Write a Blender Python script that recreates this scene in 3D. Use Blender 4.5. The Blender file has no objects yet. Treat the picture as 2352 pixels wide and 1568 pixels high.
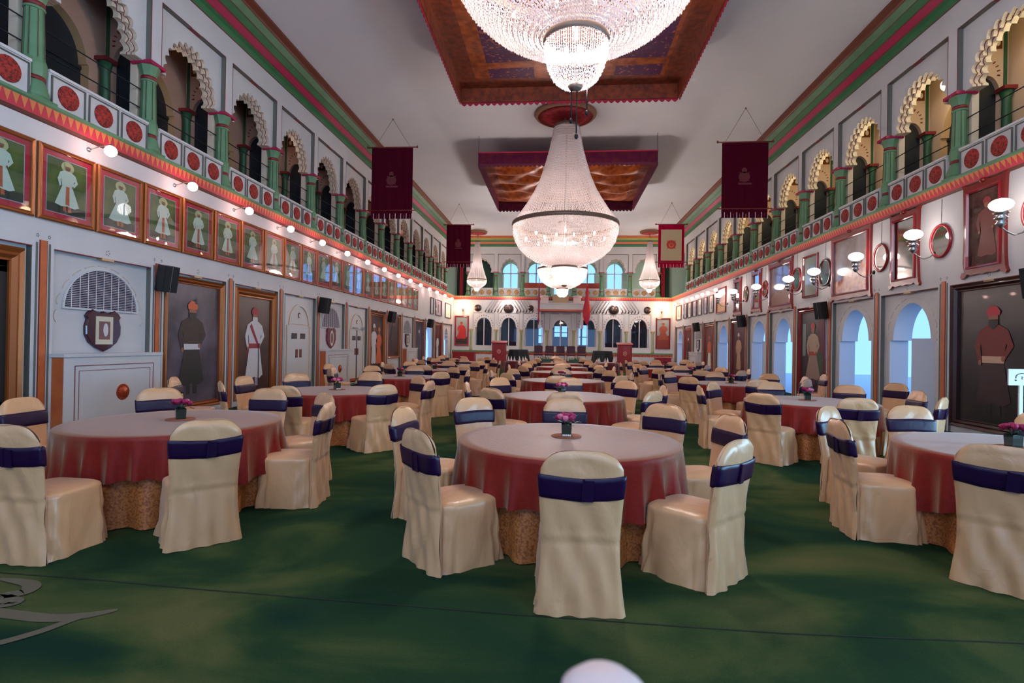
import bpy, bmesh, math, random
from math import sin, cos, pi, sqrt, radians
from mathutils import Vector, Matrix
from mathutils.geometry import tessellate_polygon
C = bpy.context.scene.collection
R = random.Random(7)
XL, XR, YF, ZC = -7.5, 7.63, 37.7, 8.99
ORD = ['first','second','third','fourth','fifth','sixth','seventh','eighth','ninth','tenth','eleventh','twelfth',
       'thirteenth','fourteenth','fifteenth','sixteenth','seventeenth','eighteenth','nineteenth','twentieth','twenty-first','twenty-second']
# ------------------------------------------------------------------ materials
def lin(c):
    return tuple(((v/255)/12.92 if v/255 <= .04045 else ((v/255+.055)/1.055)**2.4) for v in c) + (1,)
MATS = {}
def M(name, rgb=(200,200,200), rough=.6, metal=0, emit=0, ecol=None, spec=.5, coat=0, bump=None, mottle=None, sheen=0, trans=0):
    if name in MATS: return MATS[name]
    m = bpy.data.materials.new(name); m.use_nodes = True
    nt = m.node_tree; b = nt.nodes['Principled BSDF']; N = nt.nodes.new; K = nt.links.new
    b.inputs['Base Color'].default_value = lin(rgb)
    b.inputs['Roughness'].default_value = rough
    b.inputs['Metallic'].default_value = metal
    b.inputs['Specular IOR Level'].default_value = spec
    b.inputs['Coat Weight'].default_value = coat
    b.inputs['Coat Roughness'].default_value = .03
    if sheen:
        b.inputs['Sheen Weight'].default_value = sheen
        b.inputs['Sheen Roughness'].default_value = .4
    if emit:
        b.inputs['Emission Color'].default_value = lin(ecol or rgb)
        b.inputs['Emission Strength'].default_value = emit
    tc = None
    if bump or mottle:
        tc = N('ShaderNodeTexCoord')
    if mottle:   # (scale, other rgb, lo, hi)
        n = N('ShaderNodeTexNoise'); n.inputs['Scale'].default_value = mottle[0]; n.inputs['Detail'].default_value = 6
        K(tc.outputs['Object'], n.inputs['Vector'])
        cr = N('ShaderNodeValToRGB'); cr.color_ramp.elements[0].position = mottle[2]; cr.color_ramp.elements[1].position = mottle[3]
        cr.color_ramp.elements[0].color = lin(rgb); cr.color_ramp.elements[1].color = lin(mottle[1])
        K(n.outputs['Fac'], cr.inputs['Fac']); K(cr.outputs['Color'], b.inputs['Base Color'])
    if bump:     # (scale, strength, distance)
        n2 = N('ShaderNodeTexNoise'); n2.inputs['Scale'].default_value = bump[0]; n2.inputs['Detail'].default_value = 4
        K(tc.outputs['Object'], n2.inputs['Vector'])
        if len(bump) > 3:
            mp = N('ShaderNodeMapping'); mp.inputs['Scale'].default_value = bump[3]; mp.inputs['Rotation'].default_value = (0,.35,.5)
            K(tc.outputs['Object'], mp.inputs[0]); K(mp.outputs[0], n2.inputs['Vector']); n2.inputs['Distortion'].default_value = .5
        bp = N('ShaderNodeBump'); bp.inputs['Strength'].default_value = bump[1]; bp.inputs['Distance'].default_value = bump[2]
        K(n2.outputs['Fac'], bp.inputs['Height']); K(bp.outputs['Normal'], b.inputs['Normal'])
    MATS[name] = m
    return m
wall_m = M('wall_paint', (206,205,204), .65, mottle=(1.3,(196,196,198),.35,.75), bump=(60,.08,.004))
ceil_m = M('ceiling_paint', (222,221,223), .8, mottle=(.5,(212,211,214),.3,.8))
cream_m = M('gallery_cream_plaster', (214,200,180), .7, mottle=(2,(205,188,166),.3,.8))
inner_m = M('gallery_inner_plaster', (205,176,150), .7)
reveal_m = M('grey_green_reveal', (98,100,92), .6)
maroon_m = M('maroon_line', (120,30,34), .5)
rose_m = M('rose_cornice_paint', (168,22,74), .5)
green_m = M('green_paint', (98,140,104), .5, mottle=(3,(86,128,92),.35,.7))
dkgreen_m = M('dark_green_paint', (40,84,56), .5)
corn_green_m = M('cornice_green', (48,112,70), .5, mottle=(1.5,(60,122,76),.35,.7))
brown_m = M('cornice_brown', (112,50,26), .5)
orange_m = M('orange_paint', (196,104,52), .5, mottle=(4,(184,88,44),.35,.7))
line_m = M('thin_brown_line', (104,58,48), .6)
tan_m = M('tan_block', (206,168,124), .6)
med_m = M('carved_red_stone', (178,46,34), .7, mottle=(28,(98,26,22),.42,.62), bump=(40,.8,.02))
medgold_m = M('carved_ochre_stone', (178,140,92), .7, mottle=(26,(140,100,60),.42,.62), bump=(40,.8,.02))
gold_m = M('antique_gold', (156,88,40), .36, .5, bump=(30,.25,.006))
golddk_m = M('dark_gold', (112,62,26), .45, .4, bump=(60,.5,.008))
wood_m = M('mahogany', (122,20,14), .3, coat=.5, bump=(20,.1,.004))
wooddk_m = M('dark_wood', (52,20,20), .35, coat=.4)
redframe_m = M('red_lacquer', (150,24,36), .3, coat=.5)
black_m = M('black_plastic', (14,16,18), .5, bump=(200,.2,.001))
blackc_m = M('black_cloth', (8,18,22), .7, sheen=.2)
metal_m = M('bronze_metal', (128,108,96), .45, .35)
silver_m = M('silver', (196,196,196), .25, .9)
iron_m = M('black_iron', (20,16,18), .5, .4)
void_m = M('dark_door_wood', (20,26,30), .5, mottle=(2,(30,36,44),.4,.7))  # gallery doors; also near-black sheets for the unlit depth of openings
lamp_m = M('lit_opal_globe', (255,244,236), .5, emit=14, ecol=(255,200,190))
lampw_m = M('lit_warm_globe', (255,240,214), .5, emit=34, ecol=(255,176,110))
lampb_m = M('lit_shade', (255,248,244), .5, emit=7, ecol=(255,240,232))
white_m = M('white_paint', (214,214,214), .5)
mirror_m = M('mirror_glass', (200,206,206), .05, 1)
red_m = M('scarlet_cloth', (120,16,18), .6)
burg_m = M('burgundy_velvet', (70,0,26), .85, spec=.1, bump=(12,.2,.01))
pinkred_m = M('crimson_velvet', (160,0,48), .85, spec=.1)
sash_m = M('purple_satin_sash', (30,2,44), .36, spec=.35, bump=(14,.3,.008))
cover_m = M('champagne_satin_cover', (210,160,114), .36, bump=(3.2,.35,.05,(1.6,1.6,.9)), sheen=.2, spec=.75)
knot_m = sash_m
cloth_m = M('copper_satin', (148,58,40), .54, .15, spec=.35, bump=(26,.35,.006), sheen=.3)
def sheen_tint(m, c1, c2, blend):  # base colour pales at grazing view, standing in for satin sheen
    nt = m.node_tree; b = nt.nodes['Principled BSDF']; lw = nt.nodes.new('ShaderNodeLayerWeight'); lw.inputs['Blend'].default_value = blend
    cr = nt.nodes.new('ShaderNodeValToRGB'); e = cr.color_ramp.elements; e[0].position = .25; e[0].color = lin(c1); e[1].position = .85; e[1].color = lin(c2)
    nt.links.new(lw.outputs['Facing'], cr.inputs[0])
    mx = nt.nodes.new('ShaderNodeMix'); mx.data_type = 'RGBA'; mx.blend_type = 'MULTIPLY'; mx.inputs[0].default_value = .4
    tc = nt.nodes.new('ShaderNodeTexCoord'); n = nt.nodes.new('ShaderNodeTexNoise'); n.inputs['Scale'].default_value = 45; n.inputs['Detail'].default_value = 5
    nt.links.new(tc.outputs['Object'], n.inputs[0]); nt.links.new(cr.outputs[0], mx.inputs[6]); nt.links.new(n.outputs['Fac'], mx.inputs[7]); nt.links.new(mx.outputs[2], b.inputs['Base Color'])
clothw_m = M('crimson_table_cloth', (96,12,22), .5, sheen=.3)
under_m = M('gold_brocade', (190,116,60), .5, .1, mottle=(60,(146,78,36),.45,.6), bump=(40,.3,.004))
sheen_tint(cloth_m, (146,28,14), (156,104,62), .5)
leaf_m = M('dark_leaf', (26,54,26), .5); vase_m = M('green_glass_vase', (10,34,26), .12, coat=.6)
rose1_m = M('magenta_rose', (150,16,72), .6); rose2_m = M('pink_rose', (206,110,140), .6)
mat_m = M('woven_mat', (150,84,56), .8, bump=(90,.6,.004)); pebble_m = M('white_pebble', (220,214,204), .5)
board_m = M('panel_door_white', (208,208,206), .5)
plate_m = M('dark_plate', (52,46,48), .5); bronze_m = M('bronze_plate', (120,66,48), .45, .3)
canopy_m = M('gold_brown_satin', (184,92,36), .42, .1, mottle=(5,(124,50,20),.35,.65))
canopyd_m = M('brown_border_satin', (140,62,28), .5, mottle=(7,(96,36,20),.35,.65))
purple_m = M('embroidered_purple', (78,8,66), .6, mottle=(11,(170,90,60),.58,.66))
fringe_m = M('crimson_fringe', (168,18,58), .7); fringew_m = M('cream_fringe', (220,190,196), .7)
napkin_m = M('white_napkin', (226,218,214), .7)
glow_m = M('bulb_filament', (255,240,226), .5, emit=40, ecol=(255,224,200))
# thin glass: part clear, part mirror
def glassmat():
    m = bpy.data.materials.new('window_glass'); m.use_nodes = True; nt = m.node_tree
    nt.nodes.remove(nt.nodes['Principled BSDF'])
    t = nt.nodes.new('ShaderNodeBsdfTransparent'); g = nt.nodes.new('ShaderNodeBsdfGlossy'); g.inputs['Roughness'].default_value = .02
    t.inputs['Color'].default_value = (.9,.95,.97,1)
    x = nt.nodes.new('ShaderNodeMixShader'); lw = nt.nodes.new('ShaderNodeLayerWeight'); lw.inputs['Blend'].default_value = .5
    pw = nt.nodes.new('ShaderNodeMath'); pw.operation = 'POWER'; pw.inputs[1].default_value = 3; nt.links.new(lw.outputs['Facing'], pw.inputs[0])
    ad = nt.nodes.new('ShaderNodeMath'); ad.operation = 'MULTIPLY_ADD'; ad.inputs[1].default_value = .75; ad.inputs[2].default_value = .045; nt.links.new(pw.outputs[0], ad.inputs[0]); nt.links.new(ad.outputs[0], x.inputs[0])
    nt.links.new(t.outputs[0], x.inputs[1]); nt.links.new(g.outputs[0], x.inputs[2])
    nt.links.new(x.outputs[0], nt.nodes['Material Output'].inputs[0]); return m
glass_m = glassmat()
# crystal beads: scatter and pass the bulb light
def beadmat():
    m = bpy.data.materials.new('crystal_beads'); m.use_nodes = True; nt = m.node_tree; N = nt.nodes.new; K = nt.links.new
    nt.nodes.remove(nt.nodes['Principled BSDF'])
    t = N('ShaderNodeBsdfTranslucent'); t.inputs['Color'].default_value = (.95,.86,.84,1)
    d = N('ShaderNodeBsdfDiffuse'); d.inputs['Color'].default_value = (.8,.76,.76,1)
    g = N('ShaderNodeBsdfGlossy'); g.inputs['Roughness'].default_value = .22
    a = N('ShaderNodeMixShader'); a.inputs[0].default_value = .35
    b = N('ShaderNodeMixShader'); b.inputs[0].default_value = .22
    K(t.outputs[0], a.inputs[1]); K(d.outputs[0], a.inputs[2]); K(a.outputs[0], b.inputs[1]); K(g.outputs[0], b.inputs[2])
    K(b.outputs[0], nt.nodes['Material Output'].inputs[0]); return m
bead_m = beadmat()
# carpet: mottled green pile with paler worn streaks
def carpet():
    m = bpy.data.materials.new('green_carpet'); m.use_nodes = True; nt = m.node_tree; N = nt.nodes.new; K = nt.links.new
    b = nt.nodes['Principled BSDF']; b.inputs['Roughness'].default_value = .95; b.inputs['Specular IOR Level'].default_value = .02
    tc = N('ShaderNodeTexCoord'); mp = N('ShaderNodeMapping'); mp.inputs['Scale'].default_value = (.55,.8,1); mp.inputs['Rotation'].default_value = (0,0,.5)
    n = N('ShaderNodeTexNoise'); n.inputs['Scale'].default_value = 1.15; n.inputs['Detail'].default_value = 5; n.inputs['Distortion'].default_value = .6
    K(tc.outputs['Object'], mp.inputs['Vector']); K(mp.outputs[0], n.inputs['Vector'])
    cr = N('ShaderNodeValToRGB'); e = cr.color_ramp.elements
    e[0].position = .36; e[0].color = lin((28,54,42)); e[1].position = .66; e[1].color = lin((94,96,58))
    x = e.new(.47); x.color = lin((42,66,42)); x = e.new(.53); x.color = lin((60,78,46))
    K(n.outputs['Fac'], cr.inputs['Fac'])
    f = N('ShaderNodeTexNoise'); f.inputs['Scale'].default_value = 70; K(tc.outputs['Object'], f.inputs['Vector'])
    mx = N('ShaderNodeMix'); mx.data_type = 'RGBA'; mx.blend_type = 'MULTIPLY'; mx.inputs[0].default_value = .35
    K(cr.outputs[0], mx.inputs[6]); K(f.outputs['Fac'], mx.inputs[7]); K(mx.outputs[2], b.inputs['Base Color'])
    bp = N('ShaderNodeBump'); bp.inputs['Strength'].default_value = .4; bp.inputs['Distance'].default_value = .01
    K(f.outputs['Fac'], bp.inputs['Height']); K(bp.outputs[0], b.inputs['Normal']); return m
carpet_m = carpet()
# painted frieze: row of red leaves on orange
def frieze():
    m = bpy.data.materials.new('painted_leaf_frieze'); m.use_nodes = True; nt = m.node_tree; N = nt.nodes.new; K = nt.links.new
    b = nt.nodes['Principled BSDF']; b.inputs['Roughness'].default_value = .6
    tc = N('ShaderNodeTexCoord'); sp = N('ShaderNodeSeparateXYZ'); K(tc.outputs['Object'], sp.inputs[0])
    def mth(op, a, bb=None):
        x = N('ShaderNodeMath'); x.operation = op
        for i, v in enumerate((a, bb)):
            if v is None: continue
            if isinstance(v, (int, float)): x.inputs[i].default_value = v
            else: K(v, x.inputs[i])
        return x.outputs[0]
    along = mth('ADD', sp.outputs['X'], sp.outputs['Y'])
    fr = mth('FRACT', mth('MULTIPLY', along, 8.4)); tri = mth('ABSOLUTE', mth('SUBTRACT', mth('MULTIPLY', fr, 2), 1))
    hz = mth('DIVIDE', mth('SUBTRACT', sp.outputs['Z'], 4.70), .17)
    g = mth('GREATER_THAN', mth('ADD', tri, .12), hz)
    nz = N('ShaderNodeTexNoise'); nz.inputs['Scale'].default_value = 9; K(tc.outputs['Object'], nz.inputs['Vector'])
    c1 = N('ShaderNodeValToRGB'); c1.color_ramp.elements[0].color = lin((178,34,34)); c1.color_ramp.elements[1].color = lin((196,54,84)); K(nz.outputs['Fac'], c1.inputs[0])
    mx = N('ShaderNodeMix'); mx.data_type = 'RGBA'; K(g, mx.inputs[0]); mx.inputs[6].default_value = lin((206,124,66)); K(c1.outputs[0], mx.inputs[7])
    K(mx.outputs[2], b.inputs['Base Color']); return m
frieze_m = frieze()
# ------------------------------------------------------------------ mesh builder
class MB:
    def __init__(s, T=None): s.b = bmesh.new(); s.T = T or (lambda x,y,z: (x,y,z))
    def v(s, x,y,z): return s.b.verts.new(s.T(x,y,z))
    def f(s, vs, mi=0, sm=False):
        try: q = s.b.faces.new(vs)
        except ValueError: return None
        q.material_index = mi; q.smooth = sm; return q
    def box(s, x0,x1,y0,y1,z0,z1, mi=0):
        v = [s.v(x,y,z) for x in (x0,x1) for y in (y0,y1) for z in (z0,z1)]
        for i in ((0,1,3,2),(4,6,7,5),(0,4,5,1),(2,3,7,6),(0,2,6,4),(1,5,7,3)): s.f([v[k] for k in i], mi)
        return s
    def obox(s, c, sx,sy,sz, rot, mi=0):   # oriented box
        m = Matrix.Rotation(rot[2],3,'Z') @ Matrix.Rotation(rot[1],3,'Y') @ Matrix.Rotation(rot[0],3,'X')
        v = []
        for x in (-1,1):
            for y in (-1,1):
                for z in (-1,1):
                    p = m @ Vector((x*sx/2,y*sy/2,z*sz/2)) + Vector(c); v.append(s.v(*p))
        for i in ((0,1,3,2),(4,6,7,5),(0,4,5,1),(2,3,7,6),(0,2,6,4),(1,5,7,3)): s.f([v[k] for k in i], mi)
        return s
    def plate(s, outer, holes=(), y0=0, y1=.02, mi=0, ei=None, hi=None, back=True):
        """xz outline with holes, thick from y0 (front) to y1"""
        loops = [outer] + list(holes); flat = [p for l in loops for p in l]
        tris = tessellate_polygon([[Vector((p[0],p[1],0)) for p in l] for l in loops])
        A = [s.v(p[0],y0,p[1]) for p in flat]; B = [s.v(p[0],y1,p[1]) for p in flat]
        for t in tris:
            s.f([A[i] for i in t], mi)
            if back: s.f([B[i] for i in reversed(t)], mi)
        o = 0
        for li, l in enumerate(loops):
            n = len(l); e = (mi if ei is None else ei) if li == 0 else (mi if hi is None else hi)
            for i in range(n):
                j = (i+1)%n; s.f([A[o+i],A[o+j],B[o+j],B[o+i]], e)
            o += n
        return s
    def ringloft(s, rings, mi=0, sm=False, close=True, capA=False, capB=False):
        V = [[s.v(*p) for p in r] for r in rings]; n = len(V[0])
        for a, b in zip(V, V[1:]):
            for i in range(n if close else n-1):
                j = (i+1)%n; s.f([a[i],a[j],b[j],b[i]], mi, sm)
        if capA: s.f(list(reversed(V[0])), mi)
        if capB: s.f(V[-1], mi)
        return V
    def lathe(s, prof, c=(0,0,0), n=24, mi=0, sm=True, cap=True):
        rings = [[(c[0]+r*cos(2*pi*i/n), c[1]+r*sin(2*pi*i/n), c[2]+z) for i in range(n)] for r, z in prof]
        s.ringloft(rings, mi, sm, True, cap and prof[0][0] > 1e-4, cap and prof[-1][0] > 1e-4); return s
    def tube(s, pts, r, n=8, mi=0, sm=True):
        pts = [Vector(p) for p in pts]; rings = []
        for i, p in enumerate(pts):
            d = (pts[min(i+1,len(pts)-1)]-pts[max(i-1,0)]).normalized()
            a = d.orthogonal().normalized() if i == 0 else (u - d*u.dot(d)).normalized()
            u = a; w = d.cross(u); rr = r[i] if isinstance(r,(list,tuple)) else r
            rings.append([tuple(p+u*rr*cos(2*pi*k/n)+w*rr*sin(2*pi*k/n)) for k in range(n)])
        s.ringloft(rings, mi, sm, True, True, True); return s
    def ball(s, c, r, n=12, mi=0, sz=1, sx=1, sy=1):
        k = max(6, n//2+2); rings = []
        for i in range(k+1):
            t = -pi/2+pi*i/k; rr = max(cos(t),.01)
            rings.append([(c[0]+sx*r*rr*cos(2*pi*j/n), c[1]+sy*r*rr*sin(2*pi*j/n), c[2]+r*sz*sin(t)) for j in range(n)])
        s.ringloft(rings, mi, True, True, True, True); return s
    def frame(s, w, h, prof, z0=0, mi=0, cx=0):
        """mitred rectangular moulding; prof = [(inset, y)] (more negative y = nearer the room)"""
        rings = []
        for ins, y in prof:
            rings.append([(cx-w/2+ins,y,z0+ins),(cx+w/2-ins,y,z0+ins),(cx+w/2-ins,y,z0+h-ins),(cx-w/2+ins,y,z0+h-ins)])
        s.ringloft(rings, mi); return s
    def oloft(s, outline, prof, mi=0, c=(0,0), sm=False):
        """loft of an arbitrary outline scaled about its centre"""
        W = max(abs(p[0]-c[0]) for p in outline); H = max(abs(p[1]-c[1]) for p in outline)
        rings = [[(c[0]+(p[0]-c[0])*(1-ins/W), y, c[1]+(p[1]-c[1])*(1-ins/H)) for p in outline] for ins, y in prof]
        s.ringloft(rings, mi, sm); return s
    def poly(s, pts, y, mi=0): s.f([s.v(p[0],y,p[1]) for p in pts], mi); return s
    def ell(s, cx, cz, rx, rz, y, mi=0, n=16): return s.poly([(cx+rx*cos(2*pi*i/n), cz+rz*sin(2*pi*i/n)) for i in range(n)], y, mi)
    def build(s, name, mats, parent=None, loc=None, rz=0, merge=False):
        if merge: bmesh.ops.remove_doubles(s.b, verts=s.b.verts, dist=1e-4)
        bmesh.ops.recalc_face_normals(s.b, faces=s.b.faces)
        me = bpy.data.meshes.new(name); s.b.to_mesh(me); s.b.free()
        for m in (mats if isinstance(mats,(list,tuple)) else [mats]): me.materials.append(m)
        o = bpy.data.objects.new(name, me); C.objects.link(o)
        if parent: o.parent = parent
        if loc: o.location = loc
        if rz: o.rotation_euler[2] = rz
        return o
def thing(name, label, cat, loc=(0,0,0), rz=0, group=None):
    if len(label.split()) > 16: print('LONG', label)
    o = bpy.data.objects.new(name, None); C.objects.link(o); o.empty_display_size = .1
    o.location = loc; o.rotation_euler = (0,0,rz); o['label'] = label; o['category'] = cat
    if group: o['group'] = group
    return o
def tag(o, label, cat, group=None):
    if len(label.split()) > 16: print('LONG', label)
    o['label'] = label; o['category'] = cat
    if group: o['group'] = group
    return o
def struct(o): o['kind'] = 'structure'; return o
def dup(root, loc, rz, label, group=None):
    if len(label.split()) > 16: print('LONG', label)
    r = root.copy(); C.objects.link(r); r.location = loc; r.rotation_euler = (0,0,rz); r['label'] = label
    if group: r['group'] = group
    def rec(a, b):
        for ch in list(a.children):
            c = ch.copy(); C.objects.link(c); c.parent = b; rec(ch, c)
    rec(root, r); return r
RZ = {'L': pi/2, 'R': -pi/2, 'F': 0}
def wl(side, u, z=0, w=0):    # wall point: u along the wall, w out into the room
    return {'L': (XL+w, u, z), 'R': (XR-w, u, z), 'F': (u, YF-w, z)}[side]
TL = lambda u,y,z: (XL-y, u, z)      # local y negative = into room
TR = lambda u,y,z: (XR+y, u, z)
TF = lambda u,y,z: (u, YF+y, z)
def arcpts(cx, w, z0, zs, zt, lobes=0, amp=.07, n=48, shoulder=0):
    """closed arch outline from floor z0, spring zs, top zt; optional cusps and shoulders"""
    a = w/2; pts = [(cx+a+shoulder, z0), (cx+a+shoulder, zs-.0)] if shoulder else [(cx+a, z0)]
    for i in range(n+1):
        t = pi*i/n; k = 1+(amp*abs(sin(lobes*t)) if lobes else 0)
        pts.append((cx+a*cos(t)*k/(1+(amp if lobes else 0)), zs+(zt-zs)*sin(t)*k/(1+(amp if lobes else 0))))
    pts += [(cx-a-shoulder, zs), (cx-a-shoulder, z0)] if shoulder else [(cx-a, z0)]
    return pts
def rect(x0,x1,z0,z1): return [(x0,z0),(x1,z0),(x1,z1),(x0,z1)]
WS = .8; EXPO = 1.2; RU = 72; RL = 7; RD = 110
# ================================================================== SETTING
struct(MB().box(-7.9,8.2,-3,37.9,-.12,0).build('floor', carpet_m))
fl = bpy.data.objects['floor']
m = MB(); pts = [(-5.2,3.33),(-3.01,3.27),(-2.17,3.22),(-.19,3.14),(1.25,3.11),(2.47,3.16),(6.5,3.3)]
for a, b in zip(pts, pts[1:]):
    q = [m.v(a[0],a[1]-.006,.003), m.v(b[0],b[1]-.006,.003), m.v(b[0],b[1]+.006,.003), m.v(a[0],a[1]+.006,.003)]; m.f(q)
sm_ = m.build('carpet_seam', M('dark_seam',(10,26,20),.9), fl)
m = MB()
def ribbon(pts, wd, z):
    q = [Vector(p) for p in pts]; out = []
    for i in range(len(q)-1):
        a0, a1, a2, a3 = q[max(i-1,0)], q[i], q[i+1], q[min(i+2,len(q)-1)]
        for j in range(8):
            t = j/8; out.append(tuple(.5*((2*a1)+(a2-a0)*t+(2*a0-5*a1+4*a2-a3)*t*t+(3*a1-a0-3*a2+a3)*t**3)))
    pts = out+[tuple(q[-1])]; P = []
    for i, p in enumerate(pts):
        a = Vector(pts[max(i-1,0)]); b = Vector(pts[min(i+1,len(pts)-1)]); d = (b-a).normalized(); n = Vector((-d.y,d.x))
        k = wd*(1-.75*abs(2*i/(len(pts)-1)-1)**3); P.append((m.v(p[0]+n.x*k,p[1]+n.y*k,z), m.v(p[0]-n.x*k,p[1]-n.y*k,z)))
    for a, b in zip(P, P[1:]): m.f([a[0],a[1],b[1],b[0]])
ribbon([(-3.6,2.85),(-3.3,2.83),(-3.0,2.80),(-2.78,2.79),(-2.62,2.84),(-2.5,2.92)], .045, .004)
ribbon([(-3.5,2.32),(-3.1,2.38),(-2.85,2.5),(-2.72,2.64),(-2.66,2.76),(-2.6,2.86)], .03, .005)
ribbon([(-3.55,3.2),(-3.3,3.16),(-3.22,3.06),(-3.3,2.98),(-3.15,2.93),(-3.2,2.86)], .05, .006)
m.build('carpet_motif', M('worn_cream_pile',(92,84,66),.95), fl)
struct(MB().box(XL-3,XR+3,-3,41.5,ZC,ZC+.15).build('ceiling', ceil_m))

CL = [9.4-2.2*2+2.2*k for k in range(15)]            # gallery columns left, from Y=5.0
CR = [9.13-2.28+2.275*k for k in range(13)]
PL = [7.28-2.265+2.265*k for k in range(14)]         # lower bays left, first bay 5.0-7.28
PR = [11.57-2.3*5+2.3*k for k in range(17)]
PL.append(37.6); PR = [p for p in PR if p < 37]; PR.append(37.6)
KINDL = ['big','chim','paint','paint','door','chim','door','paint','paint','chim','paint','open','paint','dark','plain']
KINDR = ['open','open','open','blank','big','open','open','paint','open','open','paint','open','paint','chim','paint','open','plain']
def is_arch(side, k): return (KINDL if side=='L' else KINDR)[k] in ('open','dark')
# ---- lower walls: front skin with panel recesses + thick back skin with door arches
def lower(side, P, T, name):
    kinds = KINDL if side=='L' else KINDR
    m = MB(T); holes = []
    for k in range(len(P)-1):
        if P[k+1]-P[k] > 1.2: holes.append(rect(P[k]+.17, P[k+1]-.17, -.05, 2.86))
    m.plate(rect(-3,37.7,-.1,4.7), holes, 0, .09, 0, hi=1)
    holes = []
    for k in range(len(P)-1):
        if kinds[k] == 'open':
            c = (P[k]+P[k+1])/2; holes.append(arcpts(c,1.28,-.05,1.8,2.62,0,0,40,.13))
        if kinds[k] == 'dark':
            c = (P[k]+P[k+1])/2; holes.append(arcpts(c,1.05,-.05,1.8,2.6,9,.1,60,.1))
    m.plate(rect(-3,37.7,-.1,4.7), holes, .09, .5 if side=='R' else .3, 0, hi=2)
    o = struct(m.build(name, [wall_m, reveal_m, white_m]))
    # decorative pilaster strips, header strip, keystone block
    for k, p in enumerate(P[:-1]):
        m = MB(T)
        m.box(p-.115,p-.085,-.006,0,0,2.92,2); m.box(p+.085,p+.115,-.006,0,0,2.92,2)
        m.box(p-.05,p+.05,-.012,0,0,2.96,0); m.box(p-.062,p-.05,-.008,0,0,2.96,1); m.box(p+.05,p+.062,-.008,0,0,2.96,1)
        for s_ in (-.09,.09):
            for q in range(5):
                a = q*2*pi/5; m.ell(p+s_+.016*cos(a),3.02+.022*sin(a),.009,.011,-.003,2,6)
        struct(m.build('trim_%d'%(1 if side=='L' else 2), [orange_m, maroon_m, reveal_m]))
        b = P[k+1]; 
        if b-p < 1.2: continue
        c = (p+b)/2; m = MB(T)
        m.box(p+.17,b-.17,-.004,0,2.85,2.865,1); m.box(c-.12,c+.12,-.01,.09,2.83,2.87,2)
        for q in range(5):
            a = q*2*pi/5; m.ell(c+.03*cos(a),2.96+.04*sin(a),.011,.013,-.003,0,6)
        if kinds[k] in ('open','chim','door'):     # faint cusped relief round the arch
            for q in range(11):
                t = pi*q/10; m.tube([(c+.83*cos(t+a_)*(1+.04*cos(a_*14)), .086, 1.88+.86*sin(t+a_)) for a_ in (-.11,-.06,0,.06,.11)], .007, 5, 3)
        struct(m.build('trim_%d'%(3 if side=='L' else 4), [reveal_m, maroon_m, tan_m, cream_m]))
    return o
wl_ = lower('L', PL, TL, 'wall_left'); wr_ = lower('R', PR, TR, 'wall_right')
struct(MB(TL).box(-3,37.7,-.03,0,0,.0).build('baseboard_left', wall_m)) if 0 else None
for side, T, nm in (('L',TL,'baseboard_left'),('R',TR,'baseboard_right')):
    P = PL if side=='L' else PR; kinds = KINDL if side=='L' else KINDR; m = MB(T)
    for k in range(len(P)-1):
        if kinds[k] not in ('open','dark') and P[k+1]-P[k] > 1.2: m.box(P[k]+.17,P[k+1]-.17,.04,.09,0,.12)
    struct(m.build(nm, wall_m))
# ---- upper gallery
ZB, ZI, ZP = 4.68, 6.62, 7.85
def upper_wall(side, cols, T, name):
    u0, u1 = cols[0]-1.1, (37.7 if side != 'F' else cols[-1]+.9)
    m = MB(T); m.box(u0,u1,0,.1,ZP,ZC-.3,0)
    for c in cols: m.box(c-.13,c+.13,0,.1,ZI,ZP,0)
    for c in cols:
        for s_ in (-1,1): m.box(min(c+s_*.13,c+s_*.136),max(c+s_*.13,c+s_*.136),.004,.1,ZI,ZP,1)
        for s_ in (-1,1): m.box(c+s_*.13-.006,c+s_*.13+.006,-.003,.004,ZI,ZP,2)
    for a, b in zip(cols, cols[1:]):
        mid = (a+b)/2
        for s0, s1 in ((a+.13,mid-.16),(mid+.16,b-.13)):
            m.box(s0,s1,.002,.1,ZP-.006,ZP,1); m.box(s0,s1,-.003,.002,ZP-.008,ZP+.004,2)
        m.box(mid-.16,mid+.16,.0,.1,ZP-.012,ZP-.004,2)
    return struct(m.build(name, [wall_m, reveal_m, maroon_m]))
upper_wall('L', CL, TL, 'wall_left_upper'); upper_wall('R', CR, TR, 'wall_right_upper')
CF = [-6.46,-4.5,-2.62,-.85,.95,2.8,4.75,6.62]
upper_wall('F', CF, TF, 'wall_far_upper')
def arcade(side, T, a, b, glow=False, cus=13):
    """cusped arch between two columns: three stacked skins"""
    mid = (a+b)/2; W = b-a; m = MB(T); w = W-.62
    out = rect(a+.136,b-.136,ZI-.02,ZP-.012)
    def skin(y0,y1,ww,zt,mi,hi,lob,ph=0):
        h = arcpts(mid,ww,ZI-.01,ZI+.02,zt,lob,.11,91)
        # the arch opening cuts the lower edge: build outline as a comb instead of a hole
        arch = h[1:-1]
        o = [(a+.136,ZP-.012),(a+.136,ZI-.02),(arch[-1][0],ZI-.02)]+list(reversed(arch))+[(arch[0][0],ZI-.02),(b-.136,ZI-.02),(b-.136,ZP-.012)]
        m.plate(o, [], y0, y1, mi, ei=hi)
    skin(.10,.17,w+.02,7.56,0,1,cus); skin(.17,.18,w+.0,7.55,2,2,cus)
    skin(.18,.25,w-.01,7.53,1,1,cus+2); skin(.25,.26,w-.03,7.52,2,2,cus+2)
    skin(.26,.36,w-.06,7.49,1,1,cus)
    return m.build('arcade_arch', [wall_m, cream_m, maroon_m])
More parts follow.
